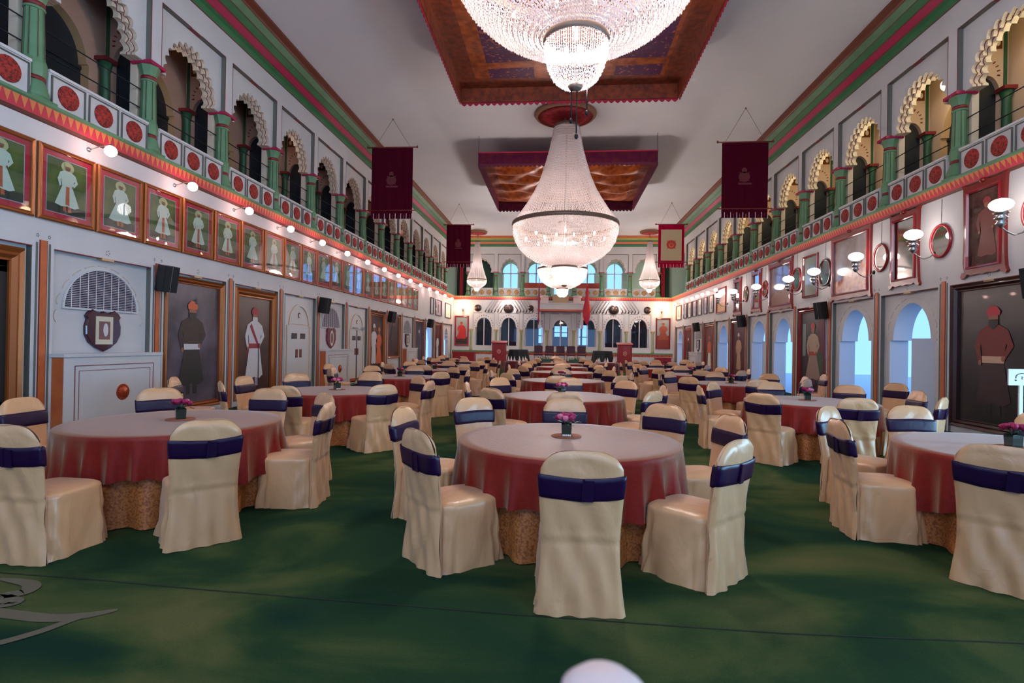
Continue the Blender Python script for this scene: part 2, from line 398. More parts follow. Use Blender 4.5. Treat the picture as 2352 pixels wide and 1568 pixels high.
def col_mesh():
    m = MB(); z0 = 0
    m.box(-.17,.17,-.17,.17,0,.10,0)
    m.lathe([(.17,.10),(.16,.2),(.125,.30),(.12,.34)],(0,0,0),16,0)
    base = m
    b = base
    return b
def make_column():
    t = thing('gallery_column', 'x', 'column')
    m = MB(); m.box(-.2,.2,-.2,.2,0,.07); m.lathe([(.21,.07),(.20,.15),(.145,.3),(.14,.33)],n=12); m.build('base', green_m, t)
    m = MB(); m.lathe([(.14,.33),(.148,.36),(.14,.39)],n=16); m.build('lower_ring', maroon_m, t)
    m = MB(); m.lathe([(.145,.39),(.16,.45),(.16,.58),(.142,.64)],n=8,sm=False)
    rings = []
    for z, r in ((.64,.14),(1.35,.122)):
        rings.append([(r*(1-.07*(i%2))*cos(2*pi*i/24), r*(1-.07*(i%2))*sin(2*pi*i/24), z) for i in range(24)])
    m.ringloft(rings, 0); m.lathe([(.128,1.35),(.136,1.37),(.128,1.39)],n=16); m.build('shaft', green_m, t)
    m = MB()
    for i in range(8):
        a = 2*pi*(i+.5)/8; m.box(0,0,0,0,0,0) if 0 else m.tube([(.138*cos(a),.138*sin(a),.66),(.121*cos(a),.121*sin(a),1.34)], .004, 4)
    m.build('painted_lines', line_m, t)
    m = MB(); m.lathe([(.126,1.39),(.13,1.44),(.122,1.46)],n=16); m.build('upper_ring', maroon_m, t)
    m = MB(); m.lathe([(.124,1.46),(.14,1.52),(.17,1.6),(.185,1.64)],n=8,sm=False); m.build('capital', green_m, t)
    m = MB(); m.box(-.19,.19,-.19,.21,1.64,1.70); m.build('abacus', rose_m, t)
    return t
col0 = make_column()
def make_balustrade(w, med, n=3):
    t = thing('balustrade_panel', 'x', 'balustrade')
    m = MB(); m.box(-w/2,w/2,0,.07,0,.53,0); m.box(-w/2,w/2,-.02,.09,.53,.57,0)
    m.build('panel', [wall_m], t)
    pw = w/n
    for i in range(n):
        c = -w/2+pw*(i+.5); hw = pw/2-.035
        q = MB(); q.frame(hw*2,.45,[(0,0),(0,-.03),(.0,-.03),(.012,-.03),(.012,0)],.05,0,c); q.build('border', [reveal_m], t)
        q = MB(); q.lathe([(.175,0),(.178,.012),(.165,.03),(.12,.02),(.1,.036),(.05,.03),(.001,.045)],n=20)
        o = q.build('medallion', med, t); o.rotation_euler = (pi/2,0,0); o.location = (c,0,.275)
    return t
balA = make_balustrade(1.93, med_m); balB = make_balustrade(1.55, medgold_m)
first = {'c':True,'a':True,'b':True}
def put(key, proto, loc, rz, label, group):
    if first.get(key, True):
        first[key] = False; proto.location = loc; proto.rotation_euler = (0,0,rz); proto['label'] = label; proto['group'] = group; return proto
    return dup(proto, loc, rz, label, group)
SN = {'L':'left','R':'right'}
def inner(side, cols, T):
    """shallow corridor behind the arcade"""
    D = 1.02; m = MB(T); u0, u1 = cols[0]-1.1, 37.7
    warm = side == 'R'  # left side takes darker plaster, its dim light put into the colour
    m.box(u0,u1,.1,D,4.72,4.9,2)
    holes = [arcpts((a+b)/2,1.42,4.95,6.45,7.2,0,0,24,.05) for a, b in zip(cols, cols[1:])]
    m.plate(rect(u0,u1,4.7,8.3), holes, D, D+.25, 0, hi=3)
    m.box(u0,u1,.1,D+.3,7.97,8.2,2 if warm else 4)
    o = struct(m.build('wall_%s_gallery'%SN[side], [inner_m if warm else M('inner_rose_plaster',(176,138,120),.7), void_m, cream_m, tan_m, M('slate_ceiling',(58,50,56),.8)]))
    for (a, b) in zip(cols, cols[1:]):
        c = (a+b)/2; q = MB(T); q.box(c-.8,c+.8,D+.16,D+.19,4.9,7.3,0); q.box(c-.02,c+.02,D+.13,D+.16,4.9,7.2,0)
        for z in (5.6,6.4): q.box(c-.75,c+.75,D+.13,D+.16,z-.03,z+.03,0)
        struct(q.build('door_gallery_%s'%SN[side], void_m))
    m = MB(T)
    for c in cols:
        if c < 37.3: m.box(c-.13,c+.13,.27,.40,4.9,6.64,0)
    struct(m.build('wall_%s_arcade_piers'%SN[side], cream_m))
    for i, c in enumerate(cols):
        q = MB(); x0 = .36
        arch = arcpts(.64,.46,4.9,6.6,6.98,0,0,20)
        q.plate([(x0,7.97),(x0,4.9),(D,4.9),(D,7.97)], [[(p[0],max(p[1],4.92)) for p in arch]], 0, .2, 0)
        q.box(.38,.9,.1,.12,4.92,6.97,4)
        q.box(D-.09,D-.03,-.02,0,4.9,7.97,2); q.box(x0,D,-.02,0,7.86,7.97,2)
        q.box(x0,D-.12,-.012,0,7.5,7.74,3)
        for cx in (.5,.66,.82): q.ell(cx,7.62,.045,.07,-.015,5,10)
        for k in range(13):      # cusped relief
            t = -.15+1.25*pi*k/12; cx, cz = .58+.26*cos(t), 7.02+.28*sin(t)
            q.obox((cx,-.01,cz),.045,.03,.018,(0,-t,0),1)
        q.lathe([(.10,4.9),(.09,5.1),(.075,6.45),(.12,6.62)],(D-.1,-.1,0),8,2); q.box(D-.24,D+.0,-.24,.02,6.62,6.69,1)
        ob = q.build('wall_%s_transverse_arch'%SN[side], [inner_m if warm else M('inner_rose_plaster',(176,138,120),.7), maroon_m, dkgreen_m, golddk_m, void_m, cream_m])
        struct(ob)
        ob.location = (XL,c,0) if side=='L' else (XR,c,0)
        ob.scale = (-1,1,1) if side=='L' else (1,1,1)
    t = thing('guard_railing', 'thin black double guard rail running along the %s gallery above its balustrade'%SN[side], 'railing')
    for z in (5.78,6.12):
        q = MB(T); q.tube([(cols[0],.22,z),(cols[-1],.22,z)], .011, 6); q.build('rod', iron_m, t)
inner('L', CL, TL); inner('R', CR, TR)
for side, cols, T in (('L',CL,TL),('R',CR,TR)):
    for i, c in enumerate(cols):
        if c > 37.3: continue
        vis = i-1
        put('c', col0, wl(side,c,4.92,-.14), RZ[side], 'green fluted gallery column on the %s side, %s from the camera'%(SN[side],ORD[i]), 'green columns of the side galleries')
        if i+1 < len(cols) and cols[i+1] < 37.4:
            a, b = c, cols[i+1]
            put('b', balA, wl(side,(a+b)/2,4.92,-.03), RZ[side], 'white balustrade panel with three carved red discs, %s gallery, %s from the camera'%(SN[side],ORD[i]), 'balustrade panels of the side galleries')
            struct(arcade(side, T, a, b))
for i, c in enumerate(CF):
    put('c', col0, wl('F',c,4.92,-.14), 0, 'green gallery column above the far wall, %s from the left'%ORD[i], 'green columns of the far gallery')
    if i+1 < len(CF):
        if i == 3: continue
        o = put('bf', balB, wl('F',(c+CF[i+1])/2,4.92,-.03), 0, 'far gallery balustrade panel with three ochre discs, %s from the left'%ORD[i], 'balustrade panels of the far gallery')
    if i+1 < len(CF): struct(arcade('F', TF, c, CF[i+1], cus=7))
# ledge with painted leaf frieze, and cornice
def ledge(T, u0, u1, nm):
    m = MB(T)
    pr = [(0,4.655),(-.03,4.665),(-.05,4.69),(-.06,4.70),(-.10,4.865),(-.13,4.885),(-.13,4.92),(.2,4.92)]
    mi = [3,3,2,1,0,0,0]
    for (y0,z0),(y1,z1),k in zip(pr, pr[1:], mi):
        m.f([m.v(u0,y0,z0),m.v(u1,y0,z0),m.v(u1,y1,z1),m.v(u0,y1,z1)], {3:0,2:2,1:1,0:0}[k] if k != 3 else 2)
    return struct(m.build(nm, [green_m, frieze_m, line_m]))
ledge(TL,-3,37.7,'trim_5'); ledge(TR,-3,37.7,'trim_6'); ledge(TF,XL,XR,'trim_7')
def cornice(T, u0, u1, nm, far=False):
    pts = [(0,8.36),(-.03,8.37),(-.05,8.50),(-.14,8.52),(-.16,8.54),(-.27,8.64),(-.30,8.66),(-.42,8.75),(-.44,8.76),(-.56,8.86),(-.58,8.87),(-.60,8.90),(-.73,8.93),(-.73,8.99)]
    mi = [3,0,0,4,1,3,0,3,5,3,2,2,2]
    m = MB(T)
    for (y0,z0),(y1,z1),k in zip(pts, pts[1:], mi):
        m.f([m.v(u0,y0,z0),m.v(u1,y0,z0),m.v(u1,y1,z1),m.v(u0,y1,z1)], k)
    return struct(m.build(nm, [corn_green_m, M('rose_far',(206,110,80),.5) if far else rose_m, orange_m if far else brown_m, line_m, maroon_m, M('yellow_green',(150,150,72),.5) if far else green_m]))
cornice(TL,-3,37.7,'trim_8'); cornice(TR,-3,37.7,'trim_9'); cornice(TF,XL,XR,'trim_10',True)
# ---- far wall
AF = [-5.3,-3.56,-1.8,.04,1.88,3.64,5.42]
m = MB(TF); holes = []
for i, c in enumerate(AF): holes.append(arcpts(c,1.02 if i!=3 else .95,1.46,2.75,3.42 if i!=3 else 3.3,0,0,30,.1))
m.plate(rect(XL,XR,-.1,4.7), holes, 0, .3, 0, hi=3)
for c in [-6.18]+[(a+b)/2 for a,b in zip(AF,AF[1:])]+[6.3]:
    m.box(c-.07,c+.07,-.03,0,2.6,3.72,0)
for i, c in enumerate(AF):
    for s0, s1 in ((c-.72,c-.12),(c+.12,c+.72)): m.box(s0,s1,-.005,0,3.72,3.75,1)
    for s_ in (-.74,.72): m.box(c+s_,c+s_+.02,-.005,0,2.65,3.75,1)
    if i != 3:
        for q in range(13):
            t = pi*q/12; m.ell(c+.64*cos(t),2.85+.73*sin(t),.028,.035,-.006,2,8)
MATF = 0
struct(m.build('wall_far', [wall_m, reveal_m, line_m, cream_m, green_m, frieze_m and M('frieze_red',(168,50,40),.6,mottle=(14,(200,110,60),.45,.6))]))
m = MB(TF); m.box(XL,XR,-.1,-.001,0,1.02,0); m.box(XL,XR,-.13,-.001,1.02,1.12,1); m.box(XL,XR,-.11,-.1,.86,1.02,2); struct(m.build('trim_11', [wall_m, green_m, M('frieze_red')]))
for c in [-6.18]+[(a+b)/2 for a,b in zip(AF,AF[1:])]+[6.3]:
    m = MB(TF); m.lathe([(.12,1.12),(.10,1.25),(.085,1.35),(.08,2.4),(.13,2.55)],(c,-.02,0),10,0); m.box(c-.16,c+.16,-.14,-.001,2.55,2.62,1); struct(m.build('trim_12', [M('pale_olive_green',(158,166,118),.6), tan_m]))
# glazed doors in the far arches
for i, c in enumerate(AF):
    m = MB(TF); m.plate(arcpts(c,1.04,1.46,2.75,3.4,0,0,24,.1),[],.2,.215,0)
    o = struct(m.build('window_%d'%(i+1), glass_m))
    q = MB(TF); q.box(c-.03,c+.03,.14,.2,1.46,3.4); q.box(c-.6,c+.6,.14,.2,1.40,1.47)
    for s_ in (-.58,.54): q.box(c+s_,c+s_+.04,.14,.2,1.46,2.75)
    q.build('window_frame', white_m, o)
# far room beyond the glass
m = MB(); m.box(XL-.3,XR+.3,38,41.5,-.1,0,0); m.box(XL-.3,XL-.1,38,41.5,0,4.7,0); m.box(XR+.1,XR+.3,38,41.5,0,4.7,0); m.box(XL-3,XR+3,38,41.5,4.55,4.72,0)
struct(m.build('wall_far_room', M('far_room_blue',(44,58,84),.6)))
m = MB(); W = []
for c, w, z0, z1 in ((-4.75,.42,1.5,2.7),(-1.35,.5,1.7,3.1),(-.2,.4,2.2,3.0),(.35,.4,2.2,3.0),(1.35,.42,1.6,3.1),(1.9,.42,1.6,3.1),(4.95,.4,1.5,2.3)):
    W.append(rect(c-w/2,c+w/2,z0,z1))
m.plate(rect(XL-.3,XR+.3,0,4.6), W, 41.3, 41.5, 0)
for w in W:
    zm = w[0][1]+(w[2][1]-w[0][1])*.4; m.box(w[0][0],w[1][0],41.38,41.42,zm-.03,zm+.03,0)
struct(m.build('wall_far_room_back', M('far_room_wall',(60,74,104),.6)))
# far upper gallery: back wall with arched windows, red dado
m = MB(); H = []
for a, b in zip(CF[1:-1], CF[2:-1]):
    H.append(arcpts((a+b)/2,1.15,5.1,6.7,7.35,0,0,24))
m.plate(rect(XL-3,XR+3,4.7,8.5), H, 38.7, 38.9, 0)
for h in H:
    cx = (min(p[0] for p in h)+max(p[0] for p in h))/2
    m.box(cx-.04,cx+.04,38.76,38.82,5.1,7.35,2); m.box(cx-.57,cx+.57,38.76,38.82,6.6,6.66,2); m.box(cx-.57,cx-.5,38.76,38.82,5.1,6.7,2); m.box(cx+.5,cx+.57,38.76,38.82,5.1,6.7,2)
for a, b in ((CF[2],CF[3]),(CF[4],CF[5])): m.box(a,b,38.5,38.56,4.9,5.95,1)
m.box(XL+.15,CF[0]-.1,38.3,38.35,4.9,8.2,3); m.box(CF[0]+.1,CF[1]-.3,38.3,38.35,4.9,8.2,3); m.box(CF[-1]+.1,XR-.15,38.3,38.35,4.9,8.2,3)
m.box(XL-3,XR+3,37.8,40.2,4.72,4.9,0); m.box(XL-3,XR+3,37.8,40.2,8.4,8.55,0)
struct(m.build('wall_far_gallery', [M('pale_green_plaster',(176,206,186),.6), M('red_dado',(176,62,40),.6), white_m, M('dark_green_curtain',(10,44,34),.8)]))
for x in (-7.0, 7.0):
    m = MB(); n = 14
    m.ringloft([[(x-.14+.28*i/n, 38.1+.04*sin(i*1.7), z) for i in range(n+1)] for z in (4.95,7.9)], 0, True, False)
    m.ringloft([[(x-.14+.28*i/n, 38.12+.04*sin(i*1.7), z) for i in range(n+1)] for z in (4.95,7.9)], 0, True, False)
    tag(m.build('hanging_drape', M('drape_red',(140,8,30),.7)), 'tall red drape hanging in the %s end bay of the far gallery'%('left' if x<0 else 'right'), 'curtain')
# central jharokha balcony
t = thing('jharokha_balcony', 'small projecting white balcony over the middle arch of the far wall', 'balcony', (.04,YF-.035,0))
m = MB(); m.box(-1.5,1.5,-.8,0,3.98,4.35); m.box(-1.55,1.55,-.85,0,4.35,4.42); m.build('floor_slab', wall_m, t)
m = MB(); m.box(-1.56,1.56,-.86,0,3.86,3.98); m.build('orange_moulding', M('orange_mould',(190,86,60),.5), t)
for s_ in (-1,1):
    m = MB(); m.box(s_*1.1-.26,s_*1.1+.26,-.75,-.1,4.42,4.78); m.lathe([(.26,4.78),(.34,4.84),(.34,4.9),(.2,4.95)],(s_*1.1,-.42,0),16); m.build('drum_post', M('pink_white',(222,196,192),.6), t)  # pink lamp light on the white posts is put into their colour
    m = MB(); m.box(s_*1.45-.09,s_*1.45+.09,-.4,0,2.7,3.86); m.build('bracket_pier', wall_m, t)
m = MB(); m.box(-.55,.55,-.72,-.66,4.42,5.0); m.build('parapet_screen', [M('ochre_screen',(178,146,112),.6)], t)
# stage
m = MB(); m.box(-4.6,4.9,33.2,37.6,0,.5,0); m.box(-4.65,4.95,33.1,33.2,0,.52,1); m.box(-2.1,2.3,32.7,33.1,0,.26,0)
struct(m.build('floor_stage', [M('stage_carpet',(88,14,18),.9), M('stage_edge',(110,60,40),.6)]))
# ---- unseen back wall behind the camera; window openings added for fill light
m = MB(); m.plate(rect(XL-3,XR+3,-.1,9), [rect(-6.6,-2.6,.9,3.9),rect(-2,2.1,.2,3.9),rect(2.7,6.7,.9,3.9),rect(-6.3,-2.6,5.2,7.6),rect(-2,2.1,5.2,7.6),rect(2.7,6.3,5.2,7.6)], -3.2, -3, 0)
struct(m.build('wall_back', wall_m))
struct(MB().box(XL-3,XR+3,37.9,41.5,7.95,8.1).build('ceiling_far_gallery', cream_m))
m = MB(); m.box(XR+2.6,XR+2.8,-3.2,40,4.7,9); m.box(XL-3,XL-2.9,-3.2,40,4.7,9); struct(m.build('wall_outer', inner_m))
# terrace outside the right-hand doors
struct(MB().box(XR+.5,XR+14,-3,38,-.2,-.05).build('floor_terrace', M('pale_terrace',(210,214,220),.7)))
# ================================================================== CHAIRS
def sgnpow(v, p): return (1 if v >= 0 else -1)*abs(v)**p
def chair_meshes(seed):
    r = random.Random(seed); ph = [r.uniform(0,6.28) for _ in range(12)]; k1 = r.choice([7,9,8]); k2 = r.choice([15,17,13])
    m = MB()
    # skirt + seat: rings round a rounded rectangle. chair faces +Y
    n = 88; rings = []
    Z = [0,.012,.06,.12,.18,.24,.30,.35,.39,.42,.438,.452,.466,.474]
    for z in Z:
        t = 1-min(z/.44,1); fl = 1+.10*t**1.5
        inn = 0 if z < .44 else ((z-.44)/.034)**2*.05
        row = []
        for i in range(n):
            a = 2*pi*i/n; x = sgnpow(cos(a),.42)*(.232*fl-inn); y = sgnpow(sin(a),.42)*(.245*fl-inn)
            fr = max(0, sin(a)*.6+.55)                    # folds mostly at sides and front
            d = t**.8*fr*(.022*sin(k1*a+ph[0]+5*z)+.014*sin(k2*a+ph[1]-7*z)+.007*sin(29*a+ph[2]))
            # diagonal drag folds from the back corner of the seat
            if abs(cos(a)) > .6: d += .015*(abs(sin(15*(z+1.1*y)+ph[3 if cos(a)>0 else 4]))-.5)*min(1,t*3)
            L = sqrt(x*x+y*y) or 1; row.append((x+x/L*d, y+y/L*d, z))
        rings.append(row)
    V = m.ringloft(rings, 0, True)
    c = m.v(0,0,.482)
    for i in range(n): m.f([V[-1][i],V[-1][(i+1)%n],c],0,True)
    # backrest sleeve running down to the floor at the rear
    nu, nv = 26, 40
    def P(u, v, side):
        hw = .248 - .018*sin(pi*min(1,v*1.15)) + (.018*(1-v*3) if v < .33 else 0)
        ztop = .962 - .02*u*u - .085*abs(u)**5
        z = .004+v*(ztop-.004)
        yc = -.262 + .02*max(0,1-z/.45)*0 - .075*max(0,(z-.42)/.54)**1.15 - (.012*(1-z/.42)**1.4 if z < .42 else 0)
        th = .036*sqrt(max(0,(1-abs(u)**8)*(1-v**16)))
        x = u*hw*(1-.05*max(0,v-.86)/.14*abs(u))
        d = 0
        if side < 0:
            d += .006*sin(9*u+ph[5]+14*v)*(1-v)*1.2+.008*(1-v)**2*sin(13*u+ph[6])+.006*math.exp(-((z-.455)/.018)**2)
            d -= .006*math.exp(-((z-.43)/.02)**2)
        d += .009*sin(42*(z+.10*u*u+.04*sin(2*u+ph[8]))+ph[7])*max(0,(v-.86)*6)+.004*sin(7*u+20*v+ph[9])*(1-abs(u))
        return (x, yc+side*(th+d), z)
    for side in (-1,1):
        G = [[m.v(*P(-1+2*i/nu, j/nv, side)) for i in range(nu+1)] for j in range(nv+1)]
        for j in range(nv):
            for i in range(nu): m.f([G[j][i],G[j][i+1],G[j+1][i+1],G[j+1][i]],0,True)
    bmesh.ops.remove_doubles(m.b, verts=m.b.verts, dist=5e-4)
    cov = m
    s = MB(); rows = []
    for z, o in ((.672,.002),(.676,.008),(.70,.009),(.74,.010),(.78,.009),(.806,.008),(.81,.002)):
        row = []; v = z/.962
        for i in range(64):
            a = 2*pi*i/64; hw = .248-.018*sin(pi*min(1,v*1.15))+o; yc = -.262-.075*((z-.42)/.54)**1.15
            x = sgnpow(cos(a),.35)*hw; y = sgnpow(sin(a),.5)*(.034+o)
            dz = .010*cos(2.2*x/hw)*(1 if y < 0 else -.4)+.003*sin(11*x+ph[8])
            row.append((x, yc+y+(.002*sin(30*x+ph[9]) if y<0 else 0), z-dz+.008))
        rows.append(row)
    s.ringloft(rows, 0, True)
    k = MB(); x0 = r.uniform(-.03,.05)
    k.obox((x0,-.357,.742),.012,.012,.13,(0.1,0.06,0)); k.obox((x0+.03,-.352,.735),.06,.008,.122,(0.12,0.04,0.08))
    return cov, s, k
protos = []
for sd in range(5):
    cv, s, k = chair_meshes(sd*13+5)
    t = thing('banquet_chair', 'x', 'chair'); cv.build('satin_cover', cover_m, t); so = s.build('sash', sash_m, t); k.build('sash_knot', sash_m, so)
    protos.append([t, False])
def chair(x, y, ang, label, group, v=None):
    """x,y = seat centre, ang = direction the chair faces (radians)"""
    p = protos[R.randrange(5) if v is None else v]; rz = ang-pi/2
    if not p[1]:
        p[1] = True; t = p[0]; t.location = (x,y,0); t.rotation_euler = (0,0,rz); t['label'] = label; t['group'] = group; return t
    return dup(p[0], (x,y,0), rz, label, group)
POS8 = ['near side','near right side','right side','far right side','far side','far left side','left side','near left side']
def chairs_at(tx, ty, tname, tops=None, skip=(), r0=1.19):
    if tops:
        used = set()
        for (x, y) in tops:
            a = math.atan2(y-ty, x-tx); i = round((a+pi/2)/(pi/4)) % 8
            while i in used: i = (i+1) % 8
            used.add(i); d = Vector((tx-x, ty-y)).normalized()
            cx, cy = x+d.x*.33, y+d.y*.33
            dist = sqrt((cx-tx)**2+(cy-ty)**2)
            if dist < 1.09: cx, cy = tx-d.x*1.09, ty-d.y*1.09
            chair(cx, cy, math.atan2(d.y,d.x), 'cream chair with purple sash, %s of %s'%(POS8[i],tname), 'covered banquet chairs')
    else:
        for i in range(8):
            if i in skip: continue
            a = -pi/2+i*pi/4+R.uniform(-.09,.09); rr = r0+R.uniform(0.01,.14)
            chair(tx+rr*cos(a), ty+rr*sin(a), a+pi+R.uniform(-.1,.1), 'cream chair with purple sash, %s of %s'%(POS8[i],tname), 'covered banquet chairs')
# ================================================================== TABLES
def table_cloth(seed, rad=.93):
    r = random.Random(seed); ph = [r.uniform(0,6.28) for _ in range(6)]; nf = r.choice([13,14,15])
    m = MB(); n = 168; rings = []
    for q in (.25,.6,.9): rings.append([(rad*q*cos(2*pi*i/n), rad*q*sin(2*pi*i/n), .765) for i in range(n)])
    rings.append([((rad-.004)*cos(2*pi*i/n),(rad-.004)*sin(2*pi*i/n),.764) for i in range(n)])
    for j in range(13):
        t = j/12
        row = []
        for i in range(n):
            a = 2*pi*i/n; drop = .40+.06*sin(4*a+ph[0])+.03*sin(3*a+ph[1])
            w = sin(nf*a+ph[2]+.5*sin(3*a+ph[3])); w = (1-abs(w))**1.3*2-1
            f = t**1.0*(.022+.048*w)+ .008*t*sin(31*a+ph[4]+2*t)
            rr = rad+.006+f; z = .755-drop*t-(.0 if t else 0)
            row.append((rr*cos(a), rr*sin(a), z))
        rings.append(row)
    V = m.ringloft(rings, 0, True); m.f(V[0],0,True)
    for ring in V[:2]: pass
    return m
def under_cloth(seed, rad=.90):
    r = random.Random(seed); ph = [r.uniform(0,6.28) for _ in range(4)]; m = MB(); n = 144; rings = []
    for j in range(9):
        t = j/8; rings.append([((rad-.06+.05*t*sin(17*2*pi*i/n+ph[0]+.6*sin(4*pi*i/n))+.02*t)*cos(2*pi*i/n), (rad-.06+.05*t*sin(17*2*pi*i/n+ph[0]+.6*sin(4*pi*i/n))+.02*t)*sin(2*pi*i/n), .72-.71*t) for i in range(n)])
    m.ringloft(rings, 0, True); return m
tb = thing('round_table', 'x', 'table')
MB().lathe([(.0001,.725),(.90,.725),(.905,.735),(.90,.757),(.0001,.757)],n=48).build('tabletop', wood_m, tb)
for i in range(4):
    a = pi/4+i*pi/2; MB().tube([(.5*cos(a),.5*sin(a),.724),(.55*cos(a),.55*sin(a),0.0)],.016,8).build('leg', metal_m, tb)
cl = []
for sd in range(3):
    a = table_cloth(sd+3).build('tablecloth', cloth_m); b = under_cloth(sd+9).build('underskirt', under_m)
    cl.append([a,b,False])
# flower vase
def make_vase():
    t = thing('flower_vase', 'x', 'vase'); m = MB()
    for k,(z0,z1) in enumerate(((0,.10),)):
        m.ringloft([[(sx*.042*(1 if z<.05 else 1.05),sy*.042*(1 if z<.05 else 1.05),z) for sx,sy in ((-1,-1),(1,-1),(1,1),(-1,1))] for z in (0,.03,.07,.10)],0,False,True,True)
    m.build('glass', vase_m, t)
    m = MB(); r = random.Random(4)
    for i in range(26):
        a = r.uniform(0,6.28); rr = r.uniform(.02,.10); z = .10+r.uniform(-.01,.06); c = Vector((rr*cos(a),rr*sin(a),z)); d = Vector((cos(a),sin(a),r.uniform(-.3,.5)))
        s = Vector((-sin(a),cos(a),0))*.016; q = [c-s, c+d*.035-s*.4, c+d*.055, c+d*.03+s, c+s*.5]; m.f([m.v(*p) for p in q])
    for i in range(5):
        a = i*1.256; m.tube([(0,0,.06),(.04*cos(a),.04*sin(a),.16)],.003,5)
    m.build('leaves', leaf_m, t)
    for i,(x,y,z) in enumerate([(0,-.02,.175),(-.055,-.02,.165),(.055,-.01,.17),(-.03,.045,.17),(.035,.045,.172),(-.01,-.06,.155),(.045,-.055,.155),(-.075,.02,.15)]):
        m = MB(); m.ball((x,y,z),.024,10,0,1.05)
        for q in range(5):
            a = q*1.256+i; m.ball((x+.014*cos(a),y+.014*sin(a),z+.004),.015,7,0,1.2)
        m.build('rose', rose2_m if i in (1,5) else rose1_m, t)
    m = MB()
    for i in range(5): m.ball((-.03+.015*i,-.052,.008),.009,6)
    m.build('pebbles', pebble_m, t)
    return t
vz = make_vase(); vfirst = [True]
def vase(x, y, tname):
    o = tag(MB().lathe([(.0001,0),(.128,0),(.132,.004),(.128,.008),(.0001,.008)],n=32).build('placemat', mat_m), 'round woven mat under the vase on %s'%tname, 'placemat', 'woven mats under the vases')
    o.location = (x,y,.766)
    lb = 'dark green vase of magenta roses on %s'%tname
    if vfirst[0]: vfirst[0] = False; vz.location = (x,y,.775); vz['label'] = lb; vz['group'] = 'rose centrepieces'
    else: dup(vz, (x,y,.775), R.uniform(0,6), lb, 'rose centrepieces')
tfirst = [True]
def table(x, y, tname, flower=True, rot=None, k=None):
    rot = R.uniform(0,6.28) if rot is None else rot
    if tfirst[0]: tfirst[0] = False; tb.location = (x,y,0); tb['label'] = 'wooden round table under the cloths, %s'%tname; tb['group'] = 'round banquet tables'
    else: dup(tb, (x,y,0), 0, 'wooden round table under the cloths, %s'%tname, 'round banquet tables')
    c = cl[R.randrange(3) if k is None else k]
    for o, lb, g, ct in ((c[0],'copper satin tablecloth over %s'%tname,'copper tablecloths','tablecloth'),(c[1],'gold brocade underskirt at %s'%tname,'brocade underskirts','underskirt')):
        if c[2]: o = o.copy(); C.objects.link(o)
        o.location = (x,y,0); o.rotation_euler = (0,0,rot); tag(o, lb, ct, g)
    c[2] = True
    if flower: vase(x+R.uniform(-.05,.05), y+.1, tname)
T1 = (.09,4.68); TA = (-3.68,4.97); TR1 = (3.85,4.82)
table(*T1,'the nearest centre column table', rot=.35, k=0); table(*TA,'the nearest left column table', rot=1.2, k=1); table(*TR1,'the nearest right column table', rot=2.2, k=2)
chairs_at(*T1,'the nearest centre column table',[(.14,3.13),(-.98,3.72),(-1.45,4.98),(-.95,6.05),(.07,6.17),(1.12,5.85),(1.17,3.68),(1.55,5.05)])
chairs_at(*TA,'the nearest left column table',[(-2.62,3.87),(-3.72,3.38),(-5.25,4.9),(-4.85,6.25),(-2.25,5.15),(-3.62,6.55),(-4.9,3.95),(-2.7,6.12)])
chairs_at(*TR1,'the nearest right column table',[(2.42,4.96),(2.85,3.78),(3.9,3.28),(4.95,6.0),(3.85,6.35),(2.85,6.05),(5.2,3.9),(5.35,5.0)])
for col, cx, nm in ((0,-3.65,'left'),(1,.09,'centre'),(2,3.85,'right')):
    for row, cy in enumerate((8.6,12.45,16.3,20.1,23.9)):
        x = cx-(.05 if col==0 else 0)*row; y = cy+(.15 if col==2 else 0)
        if row == 4 and col != 1: x += (-.6 if col == 0 else .7)
        tn = 'the %s %s column table from camera'%(ORD[row+1], nm)
        table(x, y, tn, flower=not (col==1 and row>1)); chairs_at(x, y, tn, skip=())
# chairs left alone in the side aisles
for i,(x,y,a,l) in enumerate([(-5.75,8.2,.3,'cream covered chair with purple sash alone by the white chimneypiece wall on the left'),(-5.9,14.2,-.2,'cream covered chair with purple sash alone near the slit door on the left'),(5.95,10.6,3.5,'cream covered chair with purple sash alone beside the open arch on the right'),(6.1,13.9,3.0,'cream covered chair with purple sash alone by the second open arch on the right'),(-.2,29.6,-1.5,'cream covered chair with purple sash alone in front of the stage steps'),(-5.9,27.5,-1.4,'cream covered chair with purple sash alone near the far left corner'),(6.1,27.0,-1.7,'cream covered chair with purple sash alone near the far right corner')]):
    chair(x,y,a,l,'covered banquet chairs')
